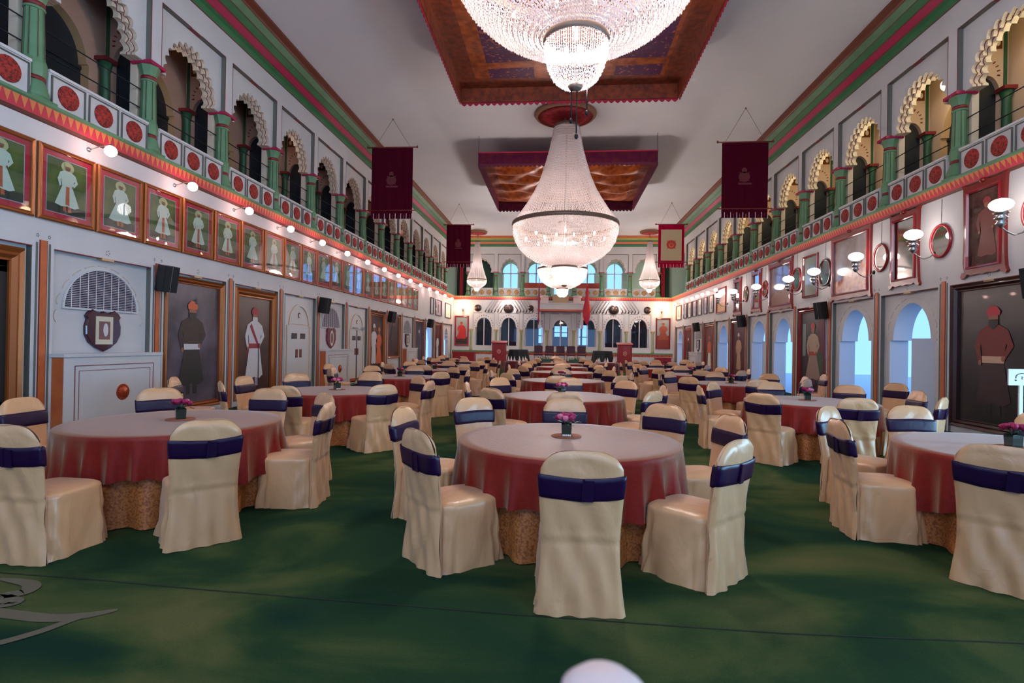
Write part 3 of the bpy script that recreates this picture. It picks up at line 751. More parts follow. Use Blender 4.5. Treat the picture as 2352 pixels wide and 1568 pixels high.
# small dark red tables with standing napkins
for i,(x,nm) in enumerate(((-2.05,'left'),(2.25,'right'))):
    q = MB(); n = 72; rings = [[(r*cos(2*pi*j/n),r*sin(2*pi*j/n),z) for j in range(n)] for r,z in ((.3,.765),(.58,.765))]
    for t in (.2,.6,1): rings.append([((.6+.04*t*sin(11*2*pi*j/n))*cos(2*pi*j/n),(.6+.04*t*sin(11*2*pi*j/n))*sin(2*pi*j/n),.76-.75*t) for j in range(n)])
    V = q.ringloft(rings,0,True); q.f(V[0],0,True)
    o = tag(q.build('tablecloth', clothw_m), 'dark crimson cloth to the floor over the small round table, %s of the centre aisle'%nm, 'tablecloth'); o.location = (x,26.4,0)
    tt = thing('small_round_table','small round table hidden under the dark crimson cloth on the %s'%nm,'table',(x,26.4,0))
    MB().lathe([(.001,.73),(.56,.73),(.56,.755),(.001,.755)],n=32).build('tabletop', wood_m, tt); MB().lathe([(.03,.03),(.03,.73)],n=10).build('post', metal_m, tt); MB().lathe([(.22,0),(.2,.03),(.001,.03)],n=16).build('base', metal_m, tt)
    for k in range(6):
        a = k*pi/3+.3; q = MB(); q.lathe([(.055,0),(.045,.06),(.001,.24)],n=8,sm=False)
        o = tag(q.build('folded_napkin', napkin_m), 'white napkin folded to a cone, standing on the crimson %s table'%nm, 'napkin', 'standing napkins on the %s crimson table'%nm); o.location = (x+.42*cos(a),26.4+.42*sin(a),.766)
# ================================================================== PAINTED FIGURES
PAL = {}
def flat(name, rgb): return M('paint_'+name, rgb, .55)
def person(m, cx, z0, h, c):
    """standing painted figure; c = material indices dict; drawn as layered flat patches"""
    s = h; wx = c.get('wx',1.3)
    def P(pts, y, k): 
        if k in c: m.poly([(cx+x*s*wx, z0+z*s) for x, z in pts], -y, c[k])
    if 'halo' in c: m.ell(cx, z0+.88*s, .105*s*wx, .115*s, -.003, c['halo'], 20)
    P([(-.06,.0),(-.015,.0),(-.02,.18),(-.07,.18)],.004,'leg'); P([(.015,.0),(.07,.0),(.06,.18),(.01,.18)],.004,'leg')
    sk = c.get('skirtw',.17)
    P([(-sk,.12),(-sk*.5,.09),(0,.11),(sk*.6,.09),(sk,.13),(.085,.5),(-.085,.5)],.005,'robe')
    P([(-.085,.48),(.085,.48),(.125,.76),(.05,.81),(-.05,.81),(-.125,.76)],.006,'torso')
    P([(-.125,.76),(-.165,.62),(-.13,.47),(-.10,.48),(-.115,.62),(-.08,.72)],.007,'torso')
    P([(.125,.76),(.17,.62),(.10,.50),(.075,.53),(.12,.62),(.08,.72)],.007,'torso')
    P([(-.095,.47),(.095,.47),(.10,.53),(-.10,.53)],.008,'belt')
    P([(-.03,.14),(.035,.13),(.03,.5),(-.025,.5)],.008,'sash')
    P([(-.09,.74),(-.06,.78),(.07,.52),(.045,.5)],.009,'strap')
    for x, z in ((-.115,.47),(.085,.51)):
        if 'skin' in c: m.ell(cx+x*s*wx, z0+z*s, .02*s, .025*s, -.010, c['skin'], 10)
    if 'skin' in c: m.ell(cx, z0+.87*s, .043*s*wx, .058*s, -.010, c['skin'], 16)
    P([(-.04,.86),(.04,.86),(.045,.82),(.0,.765),(-.045,.82)],.011,'beard')
    P([(-.055,.895),(.055,.895),(.062,.93),(.03,.975),(-.02,.985),(-.06,.94)],.012,'turban')
    P([(.02,.96),(.05,1.03),(.055,.95)],.013,'plume')
def painting(side, u, z, w, h, label, mats, fr='gold', fw=.11, fig=None, bg=0, extra=None, glassy=False, cat='painting', group=None, name='framed_portrait', fd=.07, out=0):
    """mats[0] = background. fig = list of (cx, z0, h, dict)"""
    t = thing(name, label, cat, wl(side,u,z,out), RZ[side], group)
    q = MB()
    pr = [(0,0),(0,-fd*.6),(fw*.15,-fd),(fw*.4,-fd*.75),(fw*.6,-fd*.9),(fw*.85,-fd*.45),(fw,-fd*.5),(fw,-.012)]
    q.frame(w,h,pr,0,0); q.box(-w/2,w/2,-.004,0,0,h,1)
    q.build('frame', [{'gold':gold_m,'wood':wood_m,'dark':wooddk_m,'red':redframe_m,'thin':golddk_m}[fr], wooddk_m], t)
    q = MB(); q.box(-w/2+fw*.9,w/2-fw*.9,-.014,-.006,fw*.9,h-fw*.9,0)
    cv = q.build('canvas', mats[0], t)
    if fig or extra:
        q = MB(lambda x,y,z: (x,y-.015,z))
        if extra:
            for e in extra: q.poly(e[0], -.001-.0005*e[2] if len(e)>2 else -.001, e[1])
        for f_ in (fig or []): person(q, *f_)
        q.build('painted_figure', mats, cv)
    return t
grn = M('picture_green',(62,88,36),.5,mottle=(3,(110,122,50),.4,.7)); pink_m = M('picture_border_pink',(206,36,62),.5)
pale = flat('pale_robe',(222,228,206)); orng = flat('orange',(206,98,58)); halo_m = flat('halo',(206,200,140)); skin_m = flat('skin',(150,92,66))
drk = flat('dark',(26,24,26)); brn = flat('brown_robe',(58,44,40)); tur = flat('turban_red',(170,50,44)); wht = flat('white',(206,204,206)); lil = flat('lilac',(160,146,170)); bshadow = flat('sky_slate',(64,62,80))
slate = M('picture_slate',(92,84,100),.4,mottle=(1.1,(36,38,54),.42,.62)); dbrown = M('picture_brown',(70,38,32),.4,mottle=(2.2,(36,22,24),.4,.7)); dgrey = M('picture_dark',(34,34,36),.35,mottle=(1.5,(22,24,26),.4,.7),coat=.3)
gcol = flat('dark_red_border',(150,36,50)); silvg = flat('pale_grey_border',(176,170,190))
# row of framed court portraits, left wall
for k in range(22):
    u = 7.1+k*.995-.48+.0; u = 6.62+k*1.0
    w, h = .955, 1.10; fr = 'gold' if k < 13 else 'wood'
    col = 'white robed' if k % 3 else 'pale robed'
    c = dict(halo=3,leg=4,robe=2,torso=2,sash=4,skin=5,turban=3,skirtw=.2)
    if k % 4 == 2: c.pop('sash'); c['skirtw'] = .23
    mats = [grn, pink_m, pale, halo_m, orng, skin_m, silvg]
    t = thing('framed_portrait', 'gold framed %s court portrait on green, %s in the row from the left edge'%(col,ORD[k]), 'painting', wl('L',u+.0,3.265,0), RZ['L'], 'long row of framed portraits')
    q = MB(); q.frame(w,h,[(0,0),(0,-.04),(.015,-.055),(.04,-.045),(.055,-.05),(.065,-.02)],0,0); q.build('frame', gold_m if k<9 else M('copper_frame',(150,84,52),.4,.3), t)
    q = MB(); q.box(-w/2+.06,w/2-.06,-.022,-.004,.06,h-.06,1)
    x0, x1, a, b = -w/2+.15, w/2-.15, .15, h-.15
    q.poly(rect(x0-.012,x1+.012,a-.012,b+.012), -.0225, 6); q.poly(rect(x0,x1,a,b), -.023, 0)
    cv = q.build('mount', mats, t)
    q = MB(lambda x,y,z: (x,y-.0225,z)); person(q, 0, .19, .76, dict(c,wx=1.35)); q.poly(rect(x0,x1,a,a+.13), -.0012, 7); q.build('painted_figure', mats+[flat('dark_green',(30,48,30))], cv)
    q = MB(); q.box(-w/2+.062,w/2-.062,-.044,-.042,.062,h-.062); q.build('glass', glass_m, t)
# big portraits
painting('L',6.08,.3,1.9,2.5,'huge gilt framed portrait with black inner border at the left edge', [dbrown,drk,wht,skin_m,gcol], 'gold', .2,
   [( .1,.5,1.6,dict(robe=2,torso=2,skin=3,turban=4,belt=4,leg=1,sash=4))], extra=[(rect(-.76,.76,.2,.36),1),(rect(-.76,.76,2.14,2.3),1),(rect(-.76,-.6,.2,2.3),1),(rect(.6,.76,.2,2.3),1)], out=-.085, fd=.1)
def frP(k, P, side): return (P[k]+P[k+1])/2
painting('L',frP(2,PL,'L'),.13,1.86,2.68,'gilt framed portrait of a bearded man in a long brown robe and orange turban', [slate,brn,M('paint_dark_skirt',(30,34,34),.5),skin_m,orng,wht,flat('beard_grey',(50,46,48))], 'gold', .13,
   [(-.05,.3,1.95,dict(robe=2,torso=1,skin=3,turban=4,belt=5,beard=6,skirtw=.15,leg=2,plume=6))], out=-.085, fd=.1)
painting('L',frP(3,PL,'L'),.13,1.86,2.68,'gilt framed portrait of a white bearded man in white coat leaning on a cane', [dbrown,wht,lil,skin_m,gcol,flat('cane',(20,16,18)),gold_m], 'gold', .2,
   [(0,.3,1.98,dict(robe=1,torso=1,skin=3,turban=4,beard=1,belt=4,strap=4,leg=2,skirtw=.15))], extra=[(rect(.16,.19,.3,1.35),5,30),([(-.3,.75),(-.1,.72),(-.1,1.4),(-.28,1.4)],4,2),([(.12,1.0),(.3,.95),(.26,1.45),(.1,1.45)],4,2)], out=-.085, fd=.1)
painting('L',frP(7,PL,'L'),.2,1.85,2.62,'gilt framed portrait of a couple, white robe beside orange sari', [dbrown,wht,orng,skin_m,gcol,drk], 'gold', .16,
   [(-.32,.3,1.85,dict(robe=1,torso=1,skin=3,turban=1,skirtw=.12)),(.3,.3,1.72,dict(robe=2,torso=2,skin=3,turban=2,skirtw=.17))], out=-.085, fd=.1)
painting('L',frP(8,PL,'L'),.85,1.8,1.95,'smaller gilt framed dim portrait hung beside a black speaker on the left', [dbrown,brn,gcol,skin_m,wht], 'gold', .1,
   [(0,.15,1.6,dict(robe=1,torso=1,skin=3,turban=2,skirtw=.14))], out=-.085)
painting('L',frP(10,PL,'L'),.2,1.8,2.6,'dark framed portrait with a faint grey figure far along the left wall', [dgrey,bshadow,gcol,skin_m,wht], 'wood', .13,
   [(0,.3,1.8,dict(robe=1,torso=1,skin=3,turban=4,skirtw=.14))], out=-.085)
painting('L',frP(12,PL,'L'),.2,1.75,2.6,'brown framed portrait of a white robed figure near the far left corner', [dbrown,wht,gcol,skin_m,drk], 'wood', .13,
   [(0,.3,1.7,dict(robe=1,torso=1,skin=3,turban=2,skirtw=.14))], out=-.085)
painting('R',frP(4,PR,'R'),.13,1.92,2.74,'very large dark portrait of a man in red coat and turban, right edge', [dgrey,flat('dark_red_coat',(112,34,32)),M('paint_maroon_skirt',(50,26,32),.5),skin_m,flat('crimson',(176,34,52)),flat('cream_belt',(196,160,134)),drk], 'dark', .15,
   [(.02,.3,2.0,dict(robe=2,torso=1,skin=3,turban=4,belt=5,beard=6,skirtw=.15,leg=6))], out=-.085, fd=.1)
painting('R',frP(7,PR,'R'),.16,1.86,2.68,'portrait of a man in pale robe and wide red sash between two arches', [dgrey,flat('tan_robe',(176,150,130)),M('paint_tan_skirt',(150,122,112),.5),skin_m,tur,flat('green_patch',(40,74,52)),flat('plum_drape',(90,30,48)),flat('sky_patch',(120,140,130))], 'wood', .14,
   [(0,.3,1.95,dict(robe=2,torso=1,skin=3,turban=4,belt=4,skirtw=.19,leg=6,strap=1))], extra=[(rect(.3,.78,.16,2.5),6),(rect(-.72,-.5,1.2,2.2),7),(rect(.2,.6,.4,1.3),5,2)], out=-.085, fd=.1)
painting('R',frP(10,PR,'R'),.16,1.8,2.64,'mahogany framed portrait of a figure in long tan robe on maroon ground', [M('picture_maroon',(84,30,30),.4,mottle=(2,(56,22,24),.4,.7)),flat('tan2',(190,150,120)),gcol,skin_m,wht], 'wood', .14,
   [(0,.3,1.8,dict(robe=1,torso=1,skin=3,turban=4,skirtw=.13))], out=-.085)
painting('R',frP(12,PR,'R'),.16,1.75,2.6,'orange brown framed portrait beside the far right chimneypiece', [M('picture_rust',(120,60,34),.4,mottle=(3,(84,44,30),.4,.7)),orng,pale,skin_m,wht], 'wood', .14,
   [(0,.3,1.75,dict(robe=2,torso=1,skin=3,turban=1,skirtw=.14))], out=-.085)
painting('R',frP(14,PR,'R'),.16,1.7,2.55,'red brown framed portrait nearest the far right corner', [M('picture_redbrown',(104,56,46),.4,mottle=(3,(80,40,34),.4,.7)),brn,pale,skin_m,wht], 'red', .14,
   [(0,.3,1.7,dict(robe=1,torso=1,skin=3,turban=2,skirtw=.14))], out=-.085)
# two paintings on the far wall
painting('F',-6.85,1.42,1.0,2.1,'red framed painting of a scarlet figure against grey sky, far wall left end', [M('picture_sky',(140,150,148),.5),tur,flat('scarlet',(190,40,34)),brn,skin_m,gcol], 'red', .1,
   [(-.02,.35,1.35,dict(robe=2,torso=2,skin=4,turban=1,skirtw=.2))], extra=[(rect(-.4,.4,.12,.62),3,1),([(.0,.5),(.32,.55),(.3,1.2),(.1,1.3)],1,3)])
painting('F',6.98,1.42,.98,2.1,'brown framed painting of a russet rider against grey sky, far wall right end', [M('picture_sky',(140,150,148),.5),flat('russet',(150,72,50)),flat('russet2',(128,50,38)),brn,skin_m,gcol], 'wood', .1,
   [(.02,.5,1.3,dict(robe=1,torso=1,skin=4,turban=1,skirtw=.22))], extra=[(rect(-.39,.39,.1,.9),2,1)])
# small portraits in the corner of both walls
for i,(y0,y1,lb,bgm) in enumerate([(30.9,31.7,'pale narrow framed picture left of three near the far left corner',wht),(32.2,33.9,'dark framed picture with a standing figure, middle of three near the far left corner',lil),(34.9,36.9,'black framed picture reflecting a lamp, last before the far left corner',pale)]):
    painting('L',(y0+y1)/2,3.25,(y1-y0)*.9,.98,lb,[bgm,drk,gcol,skin_m],'dark',.05,[(0,.12,.75,dict(robe=1,torso=1,skin=3,turban=1,skirtw=.1))] if i==1 else None)
for i,(y0,y1) in enumerate([(27.8,28.7),(28.95,29.7),(30.05,30.95),(31.2,32.15),(32.4,33.3),(33.5,34.35),(34.9,36.6)]):
    painting('R',(y0+y1)/2,3.32,(y1-y0)*.86,.9,'thin framed small portrait under the right globe row, %s from the camera'%ORD[i],[wht if i%2 else pale,lil,gcol,skin_m],'dark' if i<6 else 'gold',.04,[(0,.12,.62,dict(robe=1,torso=1,skin=3,turban=2,skirtw=.12))],group='small portraits at the far right')
painting('R',26.55,3.2,1.5,1.22,'rectangular wooden framed landscape beside the last shaded lamp on the right',[M('picture_grey',(150,150,144),.2,coat=.8),tan_m],'wood',.08,None,extra=[(rect(-.65,.65,.1,.5),1,1)],name='framed_picture')
painting('R',17.35,3.15,.95,1.3,'plain orange brown rectangular framed picture between two oval mirrors',[M('picture_green_grey',(136,148,138),.12,coat=1),tan_m],'wood',.07,None,name='framed_picture')
# ornate carved frames and mirrors
def ornate(w, h, n=14):
    pts = [(-w/2+.05,0),(-w/2-.01,.02),(-w/2-.05,-.06),(-w/2-.02,-.1),(-w/2+.07,-.07)]
    for i in range(9):
        t = i/8; pts.append((-w/2+.12+(w-.24)*t, -.02+.035*abs(sin(3*pi*t))*-1))
    pts += [(w/2-.07,-.07),(w/2+.02,-.1),(w/2+.05,-.06),(w/2+.01,.02)]
    for i in range(1,8): pts.append((w/2-.02*sin(pi*i/8), h*i/8))
    pts += [(w/2,h-.02),(w/2+.04,h+.06),(w/2-.03,h+.05)]
    for i in range(13):
        t = i/12; x = w/2-.1-(w-.2)*t; pts.append((x, h-.01+.10*math.exp(-((t-.5)/.14)**2)+.03*abs(cos(pi*t))))
    pts += [(-w/2+.03,h+.05),(-w/2-.04,h+.06),(-w/2,h-.02)]
    for i in range(1,8): pts.append((-w/2+.02*sin(pi*i/8), h*(8-i)/8))
    return pts
def ornate_frame(y0, y1, z0, z1, label, inner_mat, name, cat, fig=None, mats=None, deep=.12, extra=None):
    w = (y1-y0)*.95; h = z1-z0-.12; t = thing(name, label, cat, wl('R',(y0+y1)/2,z0+.09,0), RZ['R'])
    iw = .11; q = MB(); q.plate(ornate(w,h), [rect(-w/2+iw,w/2-iw,iw*.8,h-iw)], -.06, 0, 0)
    q.frame(w-iw*1.7,h-iw*1.5,[(0,-.06),(.0,-.085),(.03,-.09),(.045,-.05)],iw*.68,1)
    q.lathe([(.07,0),(.06,.03),(.001,.05)],(0,0,0),10,0) if 0 else None
    q.ball((0,-.07,h+.03),.055,10,0,.8); q.build('carved_frame', [wood_m, redframe_m], t)
    q = MB(); q.box(-w/2+iw*.9,w/2-iw*.9,-.02,-.008,iw*.8,h-iw*.9); g = q.build('mirror' if cat=='mirror' else 'canvas', inner_mat, t)
    if fig or extra:
        q = MB(lambda x,y,z:(x,y-.021,z))
        for e in (extra or []): q.poly(e[0], -.001-.0005*e[2], e[1])
        for f_ in (fig or []): person(q,*f_)
        q.build('painted_figure', mats, g)
    return t
glp = M('picture_glossy_brown',(74,52,46),.12,coat=1,mottle=(2.4,(110,88,80),.4,.7))
ornate_frame(9.98,11.02,2.94,4.67,'large ornate carved red wood picture of a red figure under glass, right edge',glp,'carved_picture','painting',[(.05,.15,1.2,dict(robe=1,torso=1,skin=2,turban=3,skirtw=.14))],[glp,flat('dull_red',(110,42,36)),skin_m,gcol])
ornate_frame(12.26,13.31,2.97,4.64,'tall ornate carved wall mirror between two oval mirrors',mirror_m,'carved_mirror','mirror')
ornate_frame(14.02,16.08,2.88,4.69,'wide ornate carved picture with a red and gold battle scene',M('picture_battle',(142,120,116),.15,coat=1,mottle=(1.6,(176,172,176),.4,.65)),'carved_picture','painting',None,[wht,M('battle_red',(150,60,50),.3,mottle=(7,(190,130,80),.4,.6)),lil],extra=[([(-.8,.15),(.8,.15),(.8,.7),(.5,.9),(.2,.6),(-.1,.75),(-.4,.5),(-.8,.45)],1,1)])
ornate_frame(18.56,20.69,2.89,4.6,'wide ornate carved picture with a misty brown scene',M('picture_misty',(150,120,110),.15,coat=1,mottle=(2.5,(120,90,78),.35,.7)),'carved_picture','painting',None,[wht,flat('mist_brown',(130,80,62)),lil],extra=[([(-.8,.15),(.8,.15),(.8,.6),(.4,.7),(0,.5),(-.4,.62),(-.8,.4)],1,1)])
ornate_frame(21.37,22.45,2.95,4.58,'narrow ornate carved mirror right of the misty picture',mirror_m,'carved_mirror','mirror')
ornate_frame(23.64,24.73,2.95,4.55,'farthest narrow ornate carved red mirror on the right wall',mirror_m,'carved_mirror','mirror')
def oval(y0,y1,z0,z1,label,fm=redframe_m,im=mirror_m,oct_=False):
    cy, cz, a, b = (y0+y1)/2, (z0+z1)/2, (y1-y0)/2, (z1-z0)/2
    t = thing('oval_mirror', label, 'mirror', wl('R',cy,cz,0), RZ['R'])
    o = [(a*sgnpow(cos(2*pi*i/36),.75 if oct_ else 1), b*sgnpow(sin(2*pi*i/36),.75 if oct_ else 1)) for i in range(36)]
    q = MB(); q.oloft(o,[(0,0),(0,-.04),(.02,-.055),(.05,-.045),(.06,-.012)],0,sm=True); q.build('oval_frame', fm, t)
    q = MB(); q.plate([(x*.85,z*.88) for x,z in o],[],-.02,-.01,0); q.build('mirror', im, t)
    q = MB(); q.tube([(0,-.012,b),(0,-.004,b+.5)],.004,5); q.build('hanging_wire', iron_m, t)
oval(11.34,11.96,3.44,4.13,'red framed oval mirror right of the first tall lamp pair'); oval(13.4,14.0,3.44,4.12,'dark framed oval mirror glowing warm, left of the battle picture on the right wall',wood_m)
oval(16.1,16.78,3.4,4.18,'elongated rounded mirror with dark wood frame beside a lit lamp',wooddk_m,oct_=True); oval(18.0,18.65,3.44,4.19,'slim oval mirror between plain picture and misty picture',wood_m,oct_=True)
oval(20.75,21.3,3.47,4.1,'small oval mirror beyond the misty carved picture',wood_m); oval(22.85,23.4,3.47,4.12,'oval mirror between the two farthest narrow carved mirrors',wood_m)
oval(9.1,9.72,3.5,4.2,'red oval mirror cut by the right edge of the view')
# ================================================================== WALL LAMPS
def make_spot():
    t = thing('wall_lamp','x','lamp'); q = MB(); q.lathe([(.035,0),(.04,.01),(.03,.025),(.001,.03)],n=12); o = q.build('wall_plate', silver_m, t); o.rotation_euler = (pi/2,0,0)
    q = MB(); q.tube([(0,-.02,0),(0,-.10,.02),(.0,-.2,.05),(0,-.3,.06),(0,-.36,.04)],.008,6); q.build('arm', silver_m, t)
    q = MB(); q.lathe([(.03,.06),(.035,.09),(.02,.11),(.001,.115)],(0,-.38,-.03),10); q.build('holder', metal_m, t)
    q = MB(); q.ball((0,-.38,-.03),.088,16,0,.95); q.build('globe', lamp_m, t); return t
sp = make_spot(); f1 = True
LZ = [8.0+1.93*k for k in range(12)]+[31.0,33.2,35.5]
for i, y in enumerate(LZ):
    lb = 'small lit globe wall lamp under the left gallery, %s from the camera'%ORD[i]
    if f1: f1 = False; sp.location = wl('L',y,4.54,0); sp.rotation_euler = (0,0,pi/2); sp['label'] = lb; sp['group'] = 'globe lamps along the left wall'
    else: dup(sp, wl('L',y,4.54,0), pi/2, lb, 'globe lamps along the left wall')
for i, y in enumerate([26.2,27.56,28.6,29.67,30.82,32.08,33.32,35.3]):
    dup(sp, wl('R',y,4.3,0), -pi/2, 'small lit white globe lamp in the row at the far right, %s from the camera'%ORD[i], 'globe lamps along the far right wall')
def make_shade():
    t = thing('wall_lamp','x','lamp'); q = MB(); q.lathe([(.05,0),(.05,.01),(.03,.03),(.001,.035)],n=12); o = q.build('wall_plate', iron_m, t); o.rotation_euler = (pi/2,0,0); o.location=(0,0,-.38)
    q = MB(); q.tube([(0,-.02,-.38),(0,-.10,-.46),(0,-.22,-.5),(0,-.34,-.44),(0,-.42,-.36)],.013,8); q.build('arm', silver_m, t)
    q = MB(); q.lathe([(.02,-.38),(.05,-.34),(.08,-.31),(.05,-.27),(.085,-.24),(.1,-.215),(.06,-.18),(.10,-.15),(.12,-.13),(.001,-.125)],(0,-.43,0),18); q.build('silver_font', silver_m, t)
    q = MB(); q.ball((0,-.43,0),.165,20,0,.62); q.build('opal_shade', lampb_m, t); return t
sh = make_shade()
for i,(y,z) in enumerate([(9.6,3.99),(11.83,3.95),(14.0,3.85),(16.2,3.78),(17.95,3.78),(20.78,3.84),(23.46,3.93),(25.6,3.96)]):
    lb = 'tall silver wall lamp with flattened white shade on the right wall, %s from the camera'%ORD[i]
    if i == 0: sh.location = wl('R',y,z,0); sh.rotation_euler = (0,0,-pi/2); sh['label'] = lb; sh['group'] = 'silver shade lamps on the right wall'
    else: dup(sh, wl('R',y,z,0), -pi/2, lb, 'silver shade lamps on the right wall')
# sconces and lamps on the far wall
for i,(x,z,w_) in enumerate([(-6.75,4.12,1),(-3.6,4.42,0),(3.7,4.42,0),(6.85,4.1,1)]):
    t = thing('wall_sconce', ['warm glowing fan sconce above the left end painting','white lit lamp above the large left round shield','white lit lamp above the large right round shield','warm glowing fan sconce above the right end painting'][i], 'lamp', wl('F',x,z,.12), 0)
    q = MB(); q.ball((0,-.05,0),.13,14,0,.8); q.build('globe', lampw_m if w_ else lamp_m, t)
    q = MB(); q.lathe([(.03,-.3),(.05,-.25),(.09,-.14),(.11,-.1),(.001,-.1)],(0,-.05,0),12); q.tube([(0,.12,-.25),(0,-.02,-.28)],.012,6); q.build('bracket', metal_m, t)
# ================================================================== SPEAKERS
def make_speaker():
    t = thing('wall_speaker','x','speaker'); q = MB(); q.obox((0,-.2,0),.28,.22,.48,(.2,0,0)); q.build('cabinet', black_m, t)
    q = MB(); q.obox((0,-.312,-.022),.24,.006,.44,(.2,0,0)); q.build('grille', M('speaker_grille',(26,26,28),.8,bump=(400,.5,.001)), t)
    q = MB(); q.obox((0,-.318,-.022),.008,.006,.47,(.2,0,0)); q.build('silver_stripe', silver_m, t)
    q = MB(); q.box(-.03,.03,-.12,0,-.05,.05); q.build('bracket', iron_m, t); return t
spk = make_speaker(); f2 = True
for side, ys in (('L',(9.62,16.45,23.3,30.4)),('R',(9.3,16.35,23.2,30.6))):
    for i, y in enumerate(ys):
        lb = 'black wall speaker with silver stripe on the %s wall, %s from the camera'%(SN[side],ORD[i])
        rz = RZ[side]+(.35 if side=='R' else -.35)*1
        if f2: f2 = False; spk.location = wl(side,y,2.68,.0); spk.rotation_euler = (0,0,rz); spk['label'] = lb; spk['group'] = 'black wall speakers'
        else: dup(spk, wl(side,y,2.68,0), rz, lb, 'black wall speakers')
# ================================================================== NICHES (grille, shield, chimneypiece)
def chim(side, u, z, lab, w=1.95):
    t = thing('chimneypiece', lab, 'chimneypiece', wl(side,u,0,.002), RZ[side]); q = MB()
    q.box(-w/2,w/2,-.21,0,0,1.26,0); q.box(-w/2-.03,w/2+.03,-.235,0,1.26,1.31,0)
    q.build('casing', wall_m, t)
    q = MB(); q.frame(w-.35,.95,[(0,-.21),(0,-.214),(.012,-.214),(.012,-.21)],.18,0); q.frame(w-.5,.8,[(0,-.21),(0,-.213),(.008,-.213),(.008,-.21)],.25,0); q.box(-w/2-.003,-w/2-.001,-.20,-.01,0,1.25,1); q.build('red_lines', [maroon_m, orange_m], t)
    q = MB(); q.lathe([(.135,0),(.135,.006),(.12,.012),(.115,.006),(.10,.006),(.085,.03),(.05,.022),(.03,.036),(.001,.04)],n=24,sm=True)
    for i in range(16):
        a = i*pi/8; q.tube([(.085*cos(a),.085*sin(a),.012),(.125*cos(a),.125*sin(a),.014)],.006,5)
    o = q.build('sun_emblem', M('sun_emblem',(176,70,36),.4,.4), t); o.rotation_euler = (pi/2,0,0); o.location = (.12,-.21,.66)
def grille(side, u, lab):
    t = thing('arched_grille', lab, 'grille', wl(side,u,2.0,-.085), RZ[side]); W = .74
    q = MB(); arch = [(W*cos(pi*i/24), .68*sin(pi*i/24)) for i in range(25)]; inn = [(x*.965,.02+z*.95) for x,z in arch]
    q.plate(arch,[inn],-.03,0,0); q.build('rim', white_m, t)
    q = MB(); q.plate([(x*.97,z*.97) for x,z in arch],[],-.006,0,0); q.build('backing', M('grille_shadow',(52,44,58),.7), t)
    q = MB()
    for i in range(1,24):
        z = i*.68/24; hw = W*.96*sqrt(max(0,1-(z/.68)**2)); q.obox((0,-.018,z),hw*2,.004,.016,(-.7,0,0))
    q.build('slats', M('grille_slat',(176,170,180),.5), t)
    q = MB()
    for i in range(-4,5):
        x = i*.15; hz = .66*sqrt(max(0,1-(x/W)**2)); q.box(x-.005,x+.005,-.032,-.027,0,hz)
    q.build('uprights', white_m, t)
def shield(side, u, lab, m_=None, ov=False):
    t = thing('shield_plaque', lab, 'plaque', wl(side,u,1.33,-.085), RZ[side])
    P = [(0,0),(.14,.06),(.27,.15),(.345,.28),(.35,.42),(.315,.53),(.345,.58),(.30,.64),(.22,.69),(.14,.65),(.07,.64),(0,.665)]
    P = P+[(-x,z) for x,z in reversed(P[1:-1])]
    q = MB(); q.oloft(P,[(0,0),(0,-.04),(.02,-.05)],0,(0,.34)); q.plate([(x*.945,.34+(z-.34)*.945) for x,z in P],[],-.05,-.03,0); q.build('board', m_ or M('shield_purple_wood',(56,14,36),.35,coat=.4), t)
    q = MB()
    if ov: q.ell(0,.34,.15,.26,-.055,0,24); q.ell(0,.34,.10,.18,-.057,1,20)
    else: q.box(-.17,.17,-.056,-.05,.12,.58,0); q.box(-.11,.11,-.058,-.056,.2,.5,1); q.ell(.02,.36,.05,.11,-.060,2)
    q.build('mounted_picture', [M('cream_card',(206,200,176),.5), M('sepia_photo',(120,84,84),.5), wht], t)
for side, k, P_, nm in (('L',1,PL,'nearest on the left wall'),('L',5,PL,'second on the left wall'),('L',9,PL,'third on the left wall'),('R',13,PR,'far along the right wall')):
    u = frP(k,P_,side)
    grille(side, u, 'half round slatted vent grille in a niche, '+nm)
    shield(side, u, 'dark purple shield plaque with small picture, '+nm, None if k != 5 else M('shield_maroon',(110,16,50),.35,coat=.4), k==5)
    chim(side, u, 0, 'white panelled chimneypiece with red sun emblem, '+nm)
# ================================================================== DOORS in the left wall
def panel_door(k, slit, n):
    u = frP(k,PL,'L'); T = lambda x,y,z: (XL-.085-y, u+x, z); q = MB(T)
    q.box(-.8,.8,-.03,0,0,2.8,0); P = arcpts(0,1.25,.05,2.0,2.62,0,0,24,.1); q.plate(P,[arcpts(0,1.17,.08,1.98,2.56,0,0,24,.08)],-.06,-.03,0,ei=1,hi=1)
    q.box(-.6,.6,-.034,-.03,2.03,2.045,1)
    o = struct(q.build('door_%d'%n, [board_m, tan_m]))
    def part(nm, boxes, m_):
        q = MB(T)
        for b in boxes: q.box(*b)
        q.build(nm, m_, o)
    part('sign_plate', [(-.42,-.12,-.045,-.03,1.62,1.78,0)], plate_m); part('sign_plate', [(.1,.38,-.045,-.03,1.62,1.78,0)], plate_m)
    part('push_plate', [(-.18,-.06,-.045,-.03,1.08,1.32,0)], bronze_m); part('push_plate', [(.06,.18,-.045,-.03,1.08,1.32,0)], bronze_m)
    q = MB(T); q.tube([(.06*cos(a*pi/8), -.04, 2.3+.07*sin(a*pi/8)) for a in range(2,14)], .012, 6); q.build('crest', bronze_m, o)
    if slit:
        part('dark_gap', [(-.03,.06,-.036,-.028,.03,2.0,0)], void_m); part('closer_arm', [(-.45,.02,-.09,-.06,2.06,2.10,0)], silver_m); part('closer_box', [(.4,.62,-.1,-.03,2.02,2.12,0)], silver_m)
        part('kick_plate', [(-.6,-.06,-.045,-.03,.02,.22,0)], M('kick_orange',(176,84,50),.4)); part('kick_plate', [(.1,.6,-.045,-.03,.02,.22,0)], M('kick_orange'))
panel_door(4, False, 1); panel_door(6, True, 2)
